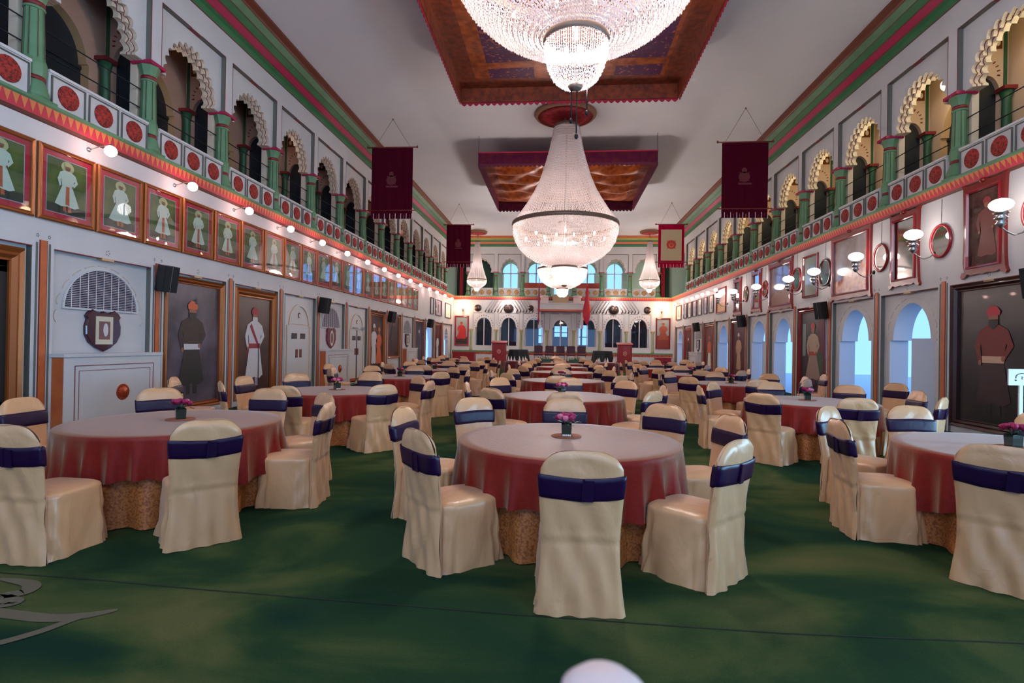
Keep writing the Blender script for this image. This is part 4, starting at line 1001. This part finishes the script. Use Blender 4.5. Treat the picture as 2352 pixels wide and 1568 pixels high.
# open white leaves inside the right-hand arches
for n,(k,ang) in enumerate(((5,.5),(9,.35),(15,.6))):
    u = frP(k,PR,'R'); t = struct(thing('door_%d'%(n+3),'white door leaf standing ajar','door',(XR+.42,u+.5,0),0))
    del t['label']; del t['category']
    q = MB(); q.box(-.02,.02,-.62,0,.02,1.85); o = q.build('leaf', M('door_leaf_white',(208,214,220),.5), t)
    q = MB(); q.box(-.03,-.02,-.55,-.5,.95,1.12); q.ball((-.045,-.52,1.05),.022,8); q.build('door_handle', silver_m, t)
    t.rotation_euler = (0,0,ang)
# dark panel behind the last left arch, standing in for its unlit depth
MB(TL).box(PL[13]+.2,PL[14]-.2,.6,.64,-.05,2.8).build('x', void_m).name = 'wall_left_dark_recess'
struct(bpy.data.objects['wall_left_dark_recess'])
# ================================================================== CHANDELIERS
def chandelier_meshes():
    """bead strands for the large model, ring at z=0, R=1.7"""
    def strands(prof, ns, step, size):
        m = MB(); pts = []
        for (r0,z0),(r1,z1) in zip(prof, prof[1:]):
            L = sqrt((r1-r0)**2+(z1-z0)**2); k = max(1,int(L/step))
            for i in range(k): pts.append((r0+(r1-r0)*i/k, z0+(z1-z0)*i/k))
        V = []; F = []
        for s in range(ns):
            a = 2*pi*s/ns; ca, sa = cos(a), sin(a)
            jz = ((s*0.618)%1-.5)*step
            for i, (r, z) in enumerate(pts):
                z = z+jz
                b = size*(1.25 if i % 2 else .8)*min(1,.45+r/1.2); o = len(V); rr = r+((s*7+i*3)%5-2)*.003
                cx, cy = rr*ca, rr*sa
                V += [(cx,cy,z+b*1.7),(cx+b*-sa,cy+b*ca,z),(cx+b*ca,cy+b*sa,z),(cx-b*-sa,cy-b*ca,z),(cx-b*ca,cy-b*sa,z),(cx,cy,z-b*1.7)]
                F += [(o,o+1,o+2),(o,o+2,o+3),(o,o+3,o+4),(o,o+4,o+1),(o+5,o+2,o+1),(o+5,o+3,o+2),(o+5,o+4,o+3),(o+5,o+1,o+4)]
        m.b.free(); me = bpy.data.meshes.new('strands'); me.from_pydata(V,[],F); me.materials.append(bead_m); return me
    cone = [(.40,3.14),(.46,2.8),(.55,2.35),(.66,1.95),(.80,1.5),(1.0,1.05),(1.22,.68),(1.45,.33),(1.66,.05)]
    bowl = [(1.68,-.03),(1.67,-.25),(1.60,-.5),(1.45,-.75),(1.22,-.97),(.95,-1.13),(.68,-1.24),(.43,-1.30)]
    bask = [(.405,-1.36),(.40,-1.5),(.36,-1.66),(.29,-1.8),(.2,-1.88),(.08,-1.91)]
    return strands(cone,230,.042,.0135), strands(bowl,290,.034,.0125), strands(bask,110,.024,.009)
CM = chandelier_meshes(); BULB = {}
def chandelier(loc, s, label, ztop=3.14, tall=1.0, ropes=False, bright=1.0, blt=40):
    t = thing('crystal_chandelier', label, 'chandelier', loc)
    def ms(nm, me, zs=1):
        o = bpy.data.objects.new(nm, me); C.objects.link(o); o.parent = t; o.scale = (s,s,s*zs); return o
    kz = ztop/3.14
    o = ms('upper_bead_strands', CM[0], kz); o['kind'] = 'stuff'
    o = ms('bowl_bead_strands', CM[1]); o['kind'] = 'stuff'
    o = ms('basket_bead_strands', CM[2]); o['kind'] = 'stuff'
    q = MB(); q.lathe([(1.66,-.06),(1.70,-.05),(1.715,0),(1.70,.07),(1.66,.08),(1.65,0),(1.66,-.06)],n=64,cap=False); q.build('main_ring', metal_m, t).scale = (s,s,s)
    q = MB(); q.lathe([(.40,-1.37),(.42,-1.36),(.425,-1.32),(.42,-1.28),(.40,-1.27),(.395,-1.32),(.40,-1.37)],n=40,cap=False); q.build('basket_ring', metal_m, t).scale = (s,s,s)
    q = MB(); q.lathe([(.001,3.24*kz),(.40,3.22*kz),(.42,3.16*kz),(.40,3.10*kz),(.001,3.10*kz)],n=32); q.build('top_crown', metal_m, t).scale = (s,s,s)
    q = MB(); q.lathe([(.001,-1.97),(.07,-1.95),(.1,-1.91),(.05,-1.89),(.001,-1.89)],n=16); q.build('bottom_boss', metal_m, t).scale = (s,s,s)
    q = MB(); q.tube([(0,0,-1.3),(0,0,3.1*kz)],.03,8)
    for i in range(8):
        a = i*pi/4; q.tube([(0,0,-.55),(.6*cos(a),.6*sin(a),-.62),(1.25*cos(a),1.25*sin(a),-.5)],.018,6)
    q.build('arms', silver_m, t).scale = (s,s,s)
    bm_ = M('bulb_%g'%blt,(255,240,226),.5,emit=blt,ecol=(255,222,200))
    if blt not in BULB:
        q = MB(); q.ball((0,0,0),.034,8,0,1.7); tmp = q.build('bulb', bm_); BULB[blt] = tmp.data; bpy.data.objects.remove(tmp)
    pos = [((1.25 if i%2==0 else .7)*cos(i*pi/8),(1.25 if i%2==0 else .7)*sin(i*pi/8),-.42) for i in range(16)]+[(.15*cos(i*1.256),.15*sin(i*1.256),-1.5) for i in range(5)]
    for p in pos:
        o = bpy.data.objects.new('bulb', BULB[blt]); C.objects.link(o); o.parent = t; o.location = (p[0]*s,p[1]*s,p[2]*s); o.scale = (s,s,s)
    if ropes:
        for x in (-.05,.02,.15):
            q = MB(); L = {-.05:-2.35,.02:-2.55,.15:-2.25}[x]; q.tube([(x,.0,-1.93),(x,0,L)],.009,6); q.ball((x,0,L),.025,8,0,1.5); q.build('hanging_tassel', iron_m, t)
    return t
def lamp(loc, W, rad, col=(1,.93,.90)):
    l = bpy.data.lights.new('point_light','POINT'); l.energy = W; l.shadow_soft_size = rad; l.color = col
    o = bpy.data.objects.new('chandelier_light', l); C.objects.link(o); o.location = loc; return o
K = 1.5
chandelier((.15,7.0,6.79),1.0,'nearest huge lit crystal chandelier, cut by the top of the view', ztop=1.55, ropes=True, blt=60)
lamp((.15,7.0,6.3),190*K,.35); lamp((.15,7.0,5.3),40*K,.12)
chandelier((.12,17.5,5.40),1.0,'second large lit crystal chandelier with long bead cone over the hall centre', blt=34)
lamp((.12,17.5,4.75),92*K,.45); lamp((.12,17.5,6.0),5*K,.2); lamp((.12,17.5,3.95),22*K,.1)
chandelier((.09,27.3,5.36),.735,'third crystal chandelier seen small behind the basket of the second', blt=50)
lamp((.09,27.3,5.0),330*K,.25); lamp((.09,27.3,4.3),25*K,.1)
for x, n in ((-5.42,'left'),(5.6,'right')):
    chandelier((x,35.0,5.72),.385,'slim lit crystal chandelier by the far gallery, %s side'%n, ztop=6.4, blt=60)
    lamp((x,35.0,5.2),150,.15); lamp((x,35.0,6.6),20,.08)
for x in (-6.75,6.85): lamp((x,YF-.45,4.15),22,.1,(1,.62,.40))  # lights at the far-wall sconces, added to brighten that wall
for x in (-3.6,3.7): lamp((x,YF-.55,4.45),22,.1,(1,.80,.72))
# ceiling medallions
for (x,y,r,lb,d) in ((.07,17.5,.98,'round crimson ceiling rose above the second chandelier',.1),(-5.5,35.6,.62,'small round ceiling rose above the left far chandelier',.12),(5.67,35.6,.62,'small round ceiling rose above the right far chandelier',.12),(.09,27.3,.7,'round ceiling rose above the third chandelier',.1)):
    t = thing('ceiling_rose', lb, 'ceiling rose', (x,y,ZC)); q = MB(); q.lathe([(r,0),(r*1.02,-.04),(r*.97,-d),(r*.9,-d-.02),(r*.88,-d-.015)],n=40,cap=False); q.build('rim', M('rose_rim',(150,110,84),.6), t)
    q = MB(); q.lathe([(r*.9,-d-.018),(r*.6,-d-.03),(r*.3,-d-.02),(.001,-d-.06)],n=40); q.build('petal_disc', M('rose_disc',(186,54,60),.6,mottle=(7,(150,34,44),.45,.6)), t)
    q = MB(); q.tube([(0,0,-d),(0,0,-(.45 if abs(x)>1 or y>20 else .2))],.03,8); q.build('rod', metal_m, t)
q = thing('chain', 'x', 'chain', (.15,7.0,8.3)); q['label'] = 'metal suspension rod of the nearest chandelier above its crown'; MB().tube([(0,0,.08),(0,0,.62)],.03,8).build('rod', metal_m, q)
q = thing('chain', 'x', 'chain', (.09,27.3,7.7)); q['label'] = 'suspension rod of the third chandelier'; MB().tube([(0,0,.06),(0,0,1.2)],.02,8).build('rod', metal_m, q)
# ================================================================== CANOPIES
def canopy(x0,x1,y0,y1,zb,label,patches,wavy):
    cx, cy = (x0+x1)/2, (y0+y1)/2; w, d = x1-x0, y1-y0; t = thing('cloth_canopy', label, 'canopy', (cx,cy,zb)); hp = .42
    q = MB(); nx, ny = 60, 50; G = []
    for j in range(ny+1):
        row = []
        for i in range(nx+1):
            x = -w/2+w*i/nx; y = -d/2+d*j/ny; e = min(1, min(w/2-abs(x), d/2-abs(y))/.7)
            z = hp+(.07*wavy*sin(y*5.2+.8*sin(x*2.2))+.03*wavy*sin(y*9+x*3)-.05*wavy)*max(0,e)
            row.append(q.v(x,y,z))
        G.append(row)
    for j in range(ny):
        for i in range(nx):
            bx = min(i,nx-1-i)/nx*w; by = min(j,ny-1-j)/ny*d; mi = 1 if (.38 > bx or .38 > by) else 0
            if patches and mi == 0:
                u, v = (i/nx*w-.38)%1.55, (j/ny*d-.38)%1.9
                edge = bx < 1.75 or by < 1.9
                mi = 2 if edge and not (u < .42 or v < .42) else 0
            q.f([G[j][i],G[j][i+1],G[j+1][i+1],G[j+1][i]], mi, True)
    q.build('satin_panel', [canopy_m, canopyd_m, purple_m], t)
    q = MB(); tb_ = .035
    for s_ in (-1,1):
        q.box(s_*w/2-tb_/2,s_*w/2+tb_/2,-d/2,d/2,.05,hp+.06,0); q.box(-w/2,w/2,s_*d/2-tb_/2,s_*d/2+tb_/2,.05,hp+.06,0)
        q.box(s_*w/2-tb_,s_*w/2+tb_,-d/2,d/2,hp+.05,hp+.09,1); q.box(-w/2,w/2,s_*d/2-tb_,s_*d/2+tb_,hp+.05,hp+.09,1)
    q.build('valance', [canopyd_m if patches else M('valance_plum',(80,6,46),.7,spec=.2,mottle=(5,(92,24,34),.45,.65)), fringe_m], t)
    fm_ = fringe_m if patches else M('fringe_plum',(84,12,44),.7)
    for nm, pa in (('near',0),('far',1),('left',2),('right',3)):
        q = MB(); L = w if pa < 2 else d; n = int(L/.16)
        for i in range(n):
            a, b = -L/2+L*i/n, -L/2+L*(i+1)/n; c = (a+b)/2
            pts = [(a,.09),(b,.09),(b,.03),(c+.03,-.02),(c,-.035),(c-.03,-.02),(a,.03)]
            off = (-d/2-.02,d/2+.02,-w/2-.02,w/2+.02)[pa]
            q.f([q.v(*((p,off,z) if pa < 2 else (off,p,z))) for p, z in pts], 0)
            q.f([q.v(*((p,off+.01,z) if pa < 2 else (off+.01,p,z))) for p, z in pts], 0)
        q.build('scalloped_fringe', fm_, t)
    for s_ in (-1,1):
        for r_ in (-1,1):
            q = MB(); q.tube([(s_*w/2,r_*d/2,hp+.08),(s_*w/2,r_*d/2,ZC-zb)],.008,5); q.build('hanging_wire', iron_m, t)
canopy(-2.72,2.95,1.0,14.3,7.93,'brown and purple embroidered cloth canopy around the nearest chandelier',True,.25)
canopy(-2.98,3.28,19.2,25.65,7.88,'ruched gold brown satin canopy with plum valance behind the second chandelier',False,1.6)
# ================================================================== BANNERS
def emblem(q, cx, cz, r, y, mi):
    q.ell(cx,cz,r,r*.95,y,mi,20)
    for a in (pi/4,3*pi/4,5*pi/4,7*pi/4): q.poly([(cx+r*.9*cos(a-.14),cz+r*.9*sin(a-.14)),(cx+r*1.45*cos(a),cz+r*1.35*sin(a)),(cx+r*.9*cos(a+.14),cz+r*.9*sin(a+.14))], y, mi)
def banner(x0,x1,Y,zt,zb,label,kind):
    w = x1-x0; cx = (x0+x1)/2; t = thing('hanging_banner', label, 'banner', (cx,Y,0))
    mats = [burg_m, M('emblem_dim',(96,26,36),.7), pinkred_m, M('banner_cream',(190,172,140),.8), M('emblem_red',(190,64,52),.7), M('emblem_core',(214,120,90),.7)]
    q = MB(); n = 30; base = 2 if kind=='cream' else 0
    for s_ in (0,.012):
        rows = [[(-w/2+w*i/n, s_+.008*sin(i*.9+z), z) for i in range(n+1)] for z in [zb+(zt-zb)*j/8 for j in range(9)]]
        q.ringloft(rows, base, True, False)
    o = q.build('cloth', mats, t)
    q = MB(); zc = (zt+zb)/2
    if kind == 'cream':
        q.poly(rect(-w/2+.13,w/2-.13,zb+.22,zt-.27), -.012, 3); emblem(q,0,zc+.0,.24,-.016,4); q.ell(0,zc-.04,.12,.12,-.018,5); q.ell(0,zc-.02,.07,.08,-.020,4)
    else:
        emblem(q,-.02,zc+.02,.17,-.014,1); q.ell(-.02,zc+.22,.08,.09,-.014,1); q.poly(rect(-.2,.2,zc-.22,zc-.16),-.014,1)
    q.build('emblem', mats, o)
    q = MB(); q.tube([(-w/2-.14,0,zt),(w/2+.14,0,zt)],.022,8)
    for s_ in (-1,1): q.lathe([(.001,0),(.035,.03),(.03,.06),(.001,.11)],(s_*(w/2+.14),0,zt-.04),8)
    q.build('top_pole', M('pole_red_brown',(110,34,28),.5), t)
    q = MB(); q.tube([(-w/2-.14,0,zb+.14),(w/2+.14,0,zb+.14)],.018,8); q.build('bottom_pole', M('pole_red_brown'), t)
    q = MB()
    for i in range(15):
        x = -w/2+w*(i+.5)/15
        q.box(x-w/34,x+w/34,-.01,.012,zb-.14,zb+.0,0)
        if i % 2 == 0: q.box(x+w/34-.006,x+w/34+.012,-.02,.0,zb-.16,zb+.03,1)
    q.build('fringe', [mats[base], fringew_m], t)
    q = MB(); q.tube([(-w/2+.1,0,zt+.02),(0,0,ZC-.02)],.006,5); q.tube([(w/2-.1,0,zt+.02),(0,0,ZC-.02)],.006,5); q.ball((0,0,ZC-.03),.03,8); q.build('cord', M('cord_grey',(120,104,98),.6), t)
banner(-6.32,-4.93,17.6,8.03,5.8,'burgundy velvet banner with fringe hanging front left','b'); banner(4.92,6.3,17.3,7.92,5.72,'burgundy velvet banner with fringe hanging front right','b')
banner(-6.08,-4.78,28.5,7.87,5.75,'burgundy velvet banner hanging at the far left','b'); banner(4.98,6.28,28.5,7.86,5.78,'crimson bordered cream banner with red emblem at the far right','cream')
# ================================================================== FAR WALL FITTINGS
def rnd_shield(x,z,r,lb):
    t = thing('round_shield', lb, 'shield', wl('F',x,z,.035)); q = MB(); q.lathe([(r,0),(r*.98,.04),(r*.8,.08),(r*.4,.12),(.001,.13)],n=28); o = q.build('dome', M('shield_black_leather',(40,26,24),.35,coat=.4), t); o.rotation_euler = (pi/2,0,0)
    for dx,dz in ((-.28,.2),(.28,.2),(-.28,-.2),(.28,-.2)):
        q = MB(); q.ball((dx*r,-.115,dz*r),.028,8); q.build('brass_boss', gold_m, t)
for x,z,r,lb in ((-5.72,4.07,.25,'small round dark shield left of the pole fan'),(-3.58,4.07,.33,'large round dark shield with four bosses under a lamp, left half of far wall'),(3.66,4.05,.33,'large round dark shield with bosses under a lamp, right half of far wall'),(5.92,4.03,.25,'small round dark shield right of the pole fan'),(-2.02,4.1,.2,'little round dark shield beside the red flag')): rnd_shield(x,z,r,lb)
k = 0
for xb, dx, nm in ((-5.05,.45,'first from the left'),(-2.85,-.45,'second from the left'),(2.2,.45,'third from the left'),(4.35,-.45,'last on the right')):
    for i in range(6):
        t = thing('old_musket','long grey musket in the slanting fan of weapons, %s'%nm,'musket',wl('F',xb+.22*i-.1,3.78,.05),0,'slanting musket fan, %s'%nm)
        q = MB(); q.tube([(0,0,.18),(dx,0,.83)],.026,7); q.build('barrel', M('musket_grey',(150,146,150),.45), t)
        q = MB(); q.tube([(-.07,0,.0),(-.02,0,.1),(.01,0,.2)],[.028,.036,.026],7); q.build('stock', wooddk_m, t)
def flag(x, lb, w, col):
    t = thing('draped_flag', lb, 'flag', (x,36.6,0)); q = MB(); pts = []
    prof = [(5.6,.03),(5.2,.09),(4.6,.13),(4.0,.24 if w>.1 else .12),(3.5,.22 if w>.1 else .10),(3.2,.14),(3.05,.06),(2.9,.015)]
    rings = [[(r*(w/.2)*cos(2*pi*i/20)*(1+.18*sin(5*2*pi*i/20+z*3)), .4*r*sin(2*pi*i/20), z) for i in range(20)] for z, r in prof]
    q.ringloft(rings, 0, True, True, True, True); q.build('cloth', col, t)
    q = MB(); q.tube([(.04,.05,6.3),(.0,0,5.6),(-.02,.02,3.0)],.02,6); q.build('pole', M('flag_pole_gold',(170,120,70),.4,.5), t)
flag(-1.43,'narrow red and violet flag draped left of the central balcony',.09,M('flag_red_violet',(150,12,40),.6,mottle=(3,(96,10,90),.45,.6)))
flag(1.78,'broad crimson flag draped right of the central balcony',.2,M('flag_crimson',(170,10,50),.6,mottle=(2.2,(190,40,20),.5,.62)))
# ================================================================== STAGE
def lectern(x, lb):
    t = thing('lectern', lb, 'lectern', (x,33.6,.5)); mm = M('lectern_mahogany',(150,8,10),.4,coat=.15)
    q = MB(); q.box(-.42,.42,-.25,.25,.05,1.15); q.box(-.45,.45,-.28,.28,0,.06); q.build('body', mm, t)
    q = MB(); q.obox((0,0,1.2),.96,.62,.05,(.2,0,0)); q.build('sloping_top', mm, t)
    q = MB(); q.frame(.7,.9,[(0,-.25),(0,-.262),(.02,-.262),(.02,-.25)],.16,0); q.build('front_moulding', mm, t)
    q = MB(); q.ell(0,.62,.12,.13,-.258,0,20); q.ell(0,.62,.07,.08,-.262,1,16); q.ell(0,.63,.035,.045,-.265,0,12); q.build('crest', [M('crest_pale',(206,140,120),.5), mm], t)
lectern(-3.72,'red mahogany lectern with round crest on the left of the stage'); lectern(3.95,'red mahogany lectern with round crest on the right of the stage')
for x,nm in ((-2.55,'left'),(2.65,'right')):
    t = thing('draped_table','round table under a black cloth on the %s of the stage'%nm,'table',(x,33.9,.5)); q = MB(); n = 60
    rings = [[(r*cos(2*pi*j/n),r*sin(2*pi*j/n),.76) for j in range(n)] for r in (.3,.58)]
    for k in (.1,.5,1): rings.append([((.6+.1*k+.04*k*sin(12*2*pi*j/n))*cos(2*pi*j/n),(.6+.1*k+.04*k*sin(12*2*pi*j/n))*sin(2*pi*j/n),.755-.75*k) for j in range(n)])
    V = q.ringloft(rings,0,True); q.f(V[0],0,True); q.build('black_cloth', blackc_m, t)
    q = MB(); q.lathe([(.001,.72),(.55,.72),(.55,.745),(.001,.745)],n=24); q.build('tabletop', wood_m, t)
sc0 = None
for i,x in enumerate((-1.32,-.62,.06,.72,1.38)):
    lb = 'dark plum stage armchair, %s from the left'%ORD[i]
    if sc0 is None:
        sc0 = t = thing('stage_armchair', lb, 'chair', (x,34.2,.5), 0, 'plum armchairs on the stage'); pm = M('plum_upholstery',(64,12,44),.6)
        q = MB(); q.box(-.26,.26,-.25,.25,.40,.50); q.build('seat', pm, t)
        q = MB(); q.ringloft([[(-.25,y,.55),(.25,y,.55),(.27,y+.03,.95),(.22,y+.04,1.02),(-.22,y+.04,1.02),(-.27,y+.03,.95)] for y in (.2,.26)],0,False,True,True,True); q.build('backrest', pm, t)
        for sx in (-.25,.25):
            for sy in (-.22,.24): q = MB(); q.tube([(sx,sy,0),(sx,sy,.42)],.018,6); q.build('leg', silver_m, t)
            q = MB(); q.tube([(sx*1.08,.22,.7),(sx*1.08,-.2,.7),(sx*1.08,-.24,.42)],.02,6); q.build('armrest', wood_m, t)
    else: dup(sc0, (x,34.2,.5), 0, lb, 'plum armchairs on the stage')
for i,(x,nm) in enumerate(((-.95,'left'),(1.0,'right'))):
    t = thing('flower_trough','low green stage trough of pale flowers in front of the armchairs, %s one'%nm,'flower box',(x,33.55,.5)); q = MB(); q.box(-.42,.42,-.12,.12,0,.2); q.build('trough', dkgreen_m, t)
    q = MB(); r = random.Random(i)
    for k in range(40): q.ball((r.uniform(-.4,.4),r.uniform(-.1,.1),r.uniform(.2,.32)),.03,6,k%2)
    q.build('flowers', [M('pale_flowers',(190,186,140),.7), leaf_m], t)
t = thing('side_cabinet','low dark red cabinet in the far left corner below the red painting','cabinet',(-6.5,36.9,0)); q = MB(); q.box(-.75,.75,-.35,.35,.0,.95); q.build('body', M('lectern_mahogany'), t)
q = MB(); q.box(-.7,-.02,-.37,-.35,.12,.88); q.build('door', M('lectern_mahogany'), t); q = MB(); q.box(.02,.7,-.37,-.35,.12,.88); q.build('door', M('lectern_mahogany'), t); q = MB(); q.box(-.78,.78,-.38,.36,.95,.99); q.build('top', M('lectern_mahogany'), t)
t = thing('side_cabinet','low dark red cabinet in the far right corner below the rider painting','cabinet',(6.85,36.9,0)); q = MB(); q.box(-.5,.5,-.3,.35,.0,.8); q.build('body', M('lectern_mahogany'), t); q = MB(); q.box(-.53,.53,-.33,.36,.8,.84); q.build('top', M('lectern_mahogany'), t)
# sign on a stand at the right edge
t = thing('sign_stand','white sign with arc symbol on a slim pole, before the dark right portrait','sign',(5.96,7.6,0)); q = MB(); q.lathe([(.16,0),(.15,.02),(.03,.03)],n=20); q.build('base', white_m, t)
q = MB(); q.box(-.022,.022,-.012,.012,.02,1.15); q.build('pole', white_m, t)
q = MB(); q.box(-.16,.16,-.02,.0,1.14,1.35); sg = q.build('sign_board', M('sign_white',(214,206,208),.5), t)
q = MB(); q.tube([(.075*cos(pi*i/14-.25*(1-i/7)),-.024,1.23+.065*sin(pi*i/14)) for i in range(15)],.004,5); q.ball((-.075,-.024,1.205),.010,6); q.ball((.075,-.024,1.205),.010,6); q.tube([(-.008,-.024,1.255),(.008,-.024,1.245),(-.006,-.024,1.23),(.006,-.024,1.22)],.003,4); q.build('arc_symbol', plate_m, sg)
# white rounded post very near the lens, out of focus
t = thing('barrier_post','blurred white rounded post top at the bottom edge, very close to the viewer','post',(.032,.36,0)); q = MB(); q.lathe([(.09,0),(.085,.015),(.02,.03),(.016,.05)],n=24); q.build('base', metal_m, t)
q = MB(); q.lathe([(.016,.05),(.016,1.28)],n=16); q.build('pole', metal_m, t)
q = MB(); q.lathe([(.016,1.28),(.027,1.30),(.0285,1.33),(.027,1.338),(.018,1.345),(.001,1.347)],n=24); q.build('cap', M('cap_pinkish_white',(226,206,204),.5), t)
# ================================================================== GALLERY LAMPS (right gallery lit warm)
gl0 = None
for i in range(0, len(CR)-1):
    c = (CR[i]+CR[i+1])/2; lb = 'white glass globe hanging in the right gallery, %s bay from the camera'%ORD[i]
    if gl0 is None:
        gl0 = t = thing('globe_pendant', lb, 'lamp', (XR+.66,c,7.35), 0, 'globe pendants in the right gallery'); q = MB(); q.tube([(0,0,.12),(0,0,.62)],.01,6); q.build('rod', metal_m, t); q = MB(); q.ball((0,0,0),.13,16); q.build('globe', M('gallery_globe',(220,222,224),.15,emit=1.2,ecol=(255,246,220),coat=.6), t)
    else: dup(gl0, (XR+.66,c,7.35), 0, lb, 'globe pendants in the right gallery')
    l = bpy.data.lights.new('gallery_light','POINT'); l.energy = 7; l.color = (1,.86,.5); l.shadow_soft_size = .2; o = bpy.data.objects.new('gallery_light', l); C.objects.link(o); o.location = (XR+.62,c,7.0)
# faint warm light in the left gallery
for c in (6,10,15,21,27,33):
    l = bpy.data.lights.new('gallery_light','POINT'); l.energy = 1.5; l.color = (1,.72,.55); l.shadow_soft_size = .2; o = bpy.data.objects.new('gallery_light', l); C.objects.link(o); o.location = (XL-.62,c,7.2)
# ================================================================== WORLD AND DAYLIGHT PORTALS
w = bpy.data.worlds.new('sky'); bpy.context.scene.world = w; w.use_nodes = True; bg = w.node_tree.nodes['Background']
tc = w.node_tree.nodes.new('ShaderNodeTexCoord'); sx = w.node_tree.nodes.new('ShaderNodeSeparateXYZ'); cr = w.node_tree.nodes.new('ShaderNodeValToRGB')
w.node_tree.links.new(tc.outputs['Generated'], sx.inputs[0]); w.node_tree.links.new(sx.outputs['Z'], cr.inputs[0]); w.node_tree.links.new(cr.outputs[0], bg.inputs[0])
cr.color_ramp.elements[0].position = 0; cr.color_ramp.elements[0].color = (.24,.50,1.15,1); cr.color_ramp.elements[1].position = .5; cr.color_ramp.elements[1].color = (.20,.46,1,1)
bg.inputs[1].default_value = WS
def portal(loc, rot, sx_, sy_):
    l = bpy.data.lights.new('daylight_portal','AREA'); l.shape = 'RECTANGLE'; l.size = sx_; l.size_y = sy_; l.cycles.is_portal = True
    o = bpy.data.objects.new('daylight_portal', l); C.objects.link(o); o.location = loc; o.rotation_euler = rot
for k in range(len(PR)-1):
    if k < 3:  # area lights standing in for daylight through unseen near arches
        l = bpy.data.lights.new('window_daylight','AREA'); l.shape = 'RECTANGLE'; l.size = 2.5; l.size_y = 1.3; l.energy = RD; l.color = (.36,.69,1)
        o = bpy.data.objects.new('window_daylight', l); C.objects.link(o); o.location = (XR+.6,(PR[k]+PR[k+1])/2,1.35); o.rotation_euler = (0,pi/2,0)
    elif KINDR[k] == 'open': portal((XR+.52,(PR[k]+PR[k+1])/2,1.3),(0,pi/2,0),2.7,1.35)
def rear_fill(loc, sx_, sy_, W):  # area lights behind the camera, added as cool fill
    l = bpy.data.lights.new('window_daylight','AREA'); l.shape = 'RECTANGLE'; l.size = sx_; l.size_y = sy_; l.energy = W; l.color = (.80,.92,1)
    o = bpy.data.objects.new('window_daylight', l); C.objects.link(o); o.location = loc; o.rotation_euler = (pi/2,0,0)
for x, a in ((-4.5,3.6),(.05,4),(4.5,3.6)): rear_fill((x,-3.3,6.4),a,2.4,RU); rear_fill((x,-3.3,2.4),a,2.8,RL)
# ================================================================== CAMERA
cam = bpy.data.cameras.new('camera'); co = bpy.data.objects.new('camera', cam); C.objects.link(co); bpy.context.scene.camera = co
cam.sensor_width = 36; cam.lens = 1249.64/2352*36; cam.clip_start = .05; cam.clip_end = 200
yaw, pitch, roll = .0872, .0055, .0166
f = Vector((-sin(yaw)*cos(pitch), cos(yaw)*cos(pitch), sin(pitch))); r0 = Vector((cos(yaw),sin(yaw),0)); u0 = r0.cross(f)
rr = r0*cos(roll)+u0*sin(roll); uu = u0*cos(roll)-r0*sin(roll)
co.matrix_world = Matrix(((rr.x,uu.x,-f.x,0),(rr.y,uu.y,-f.y,0),(rr.z,uu.z,-f.z,1.56),(0,0,0,1)))
cam.dof.use_dof = True; cam.dof.focus_distance = 12; cam.dof.aperture_fstop = 4.5
sc = bpy.context.scene
sc.view_settings.view_transform = 'Standard'; sc.view_settings.look = 'None'; sc.view_settings.gamma = 1; sc.view_settings.exposure = EXPO
sc.view_settings.use_curve_mapping = False
sc.cycles.max_bounces = 8; sc.cycles.diffuse_bounces = 4; sc.cycles.glossy_bounces = 4; sc.cycles.transparent_max_bounces = 8
sc.cycles.use_light_tree = True; sc.cycles.sample_clamp_indirect = 4
try: sc.cycles.use_denoising = True
except Exception: pass
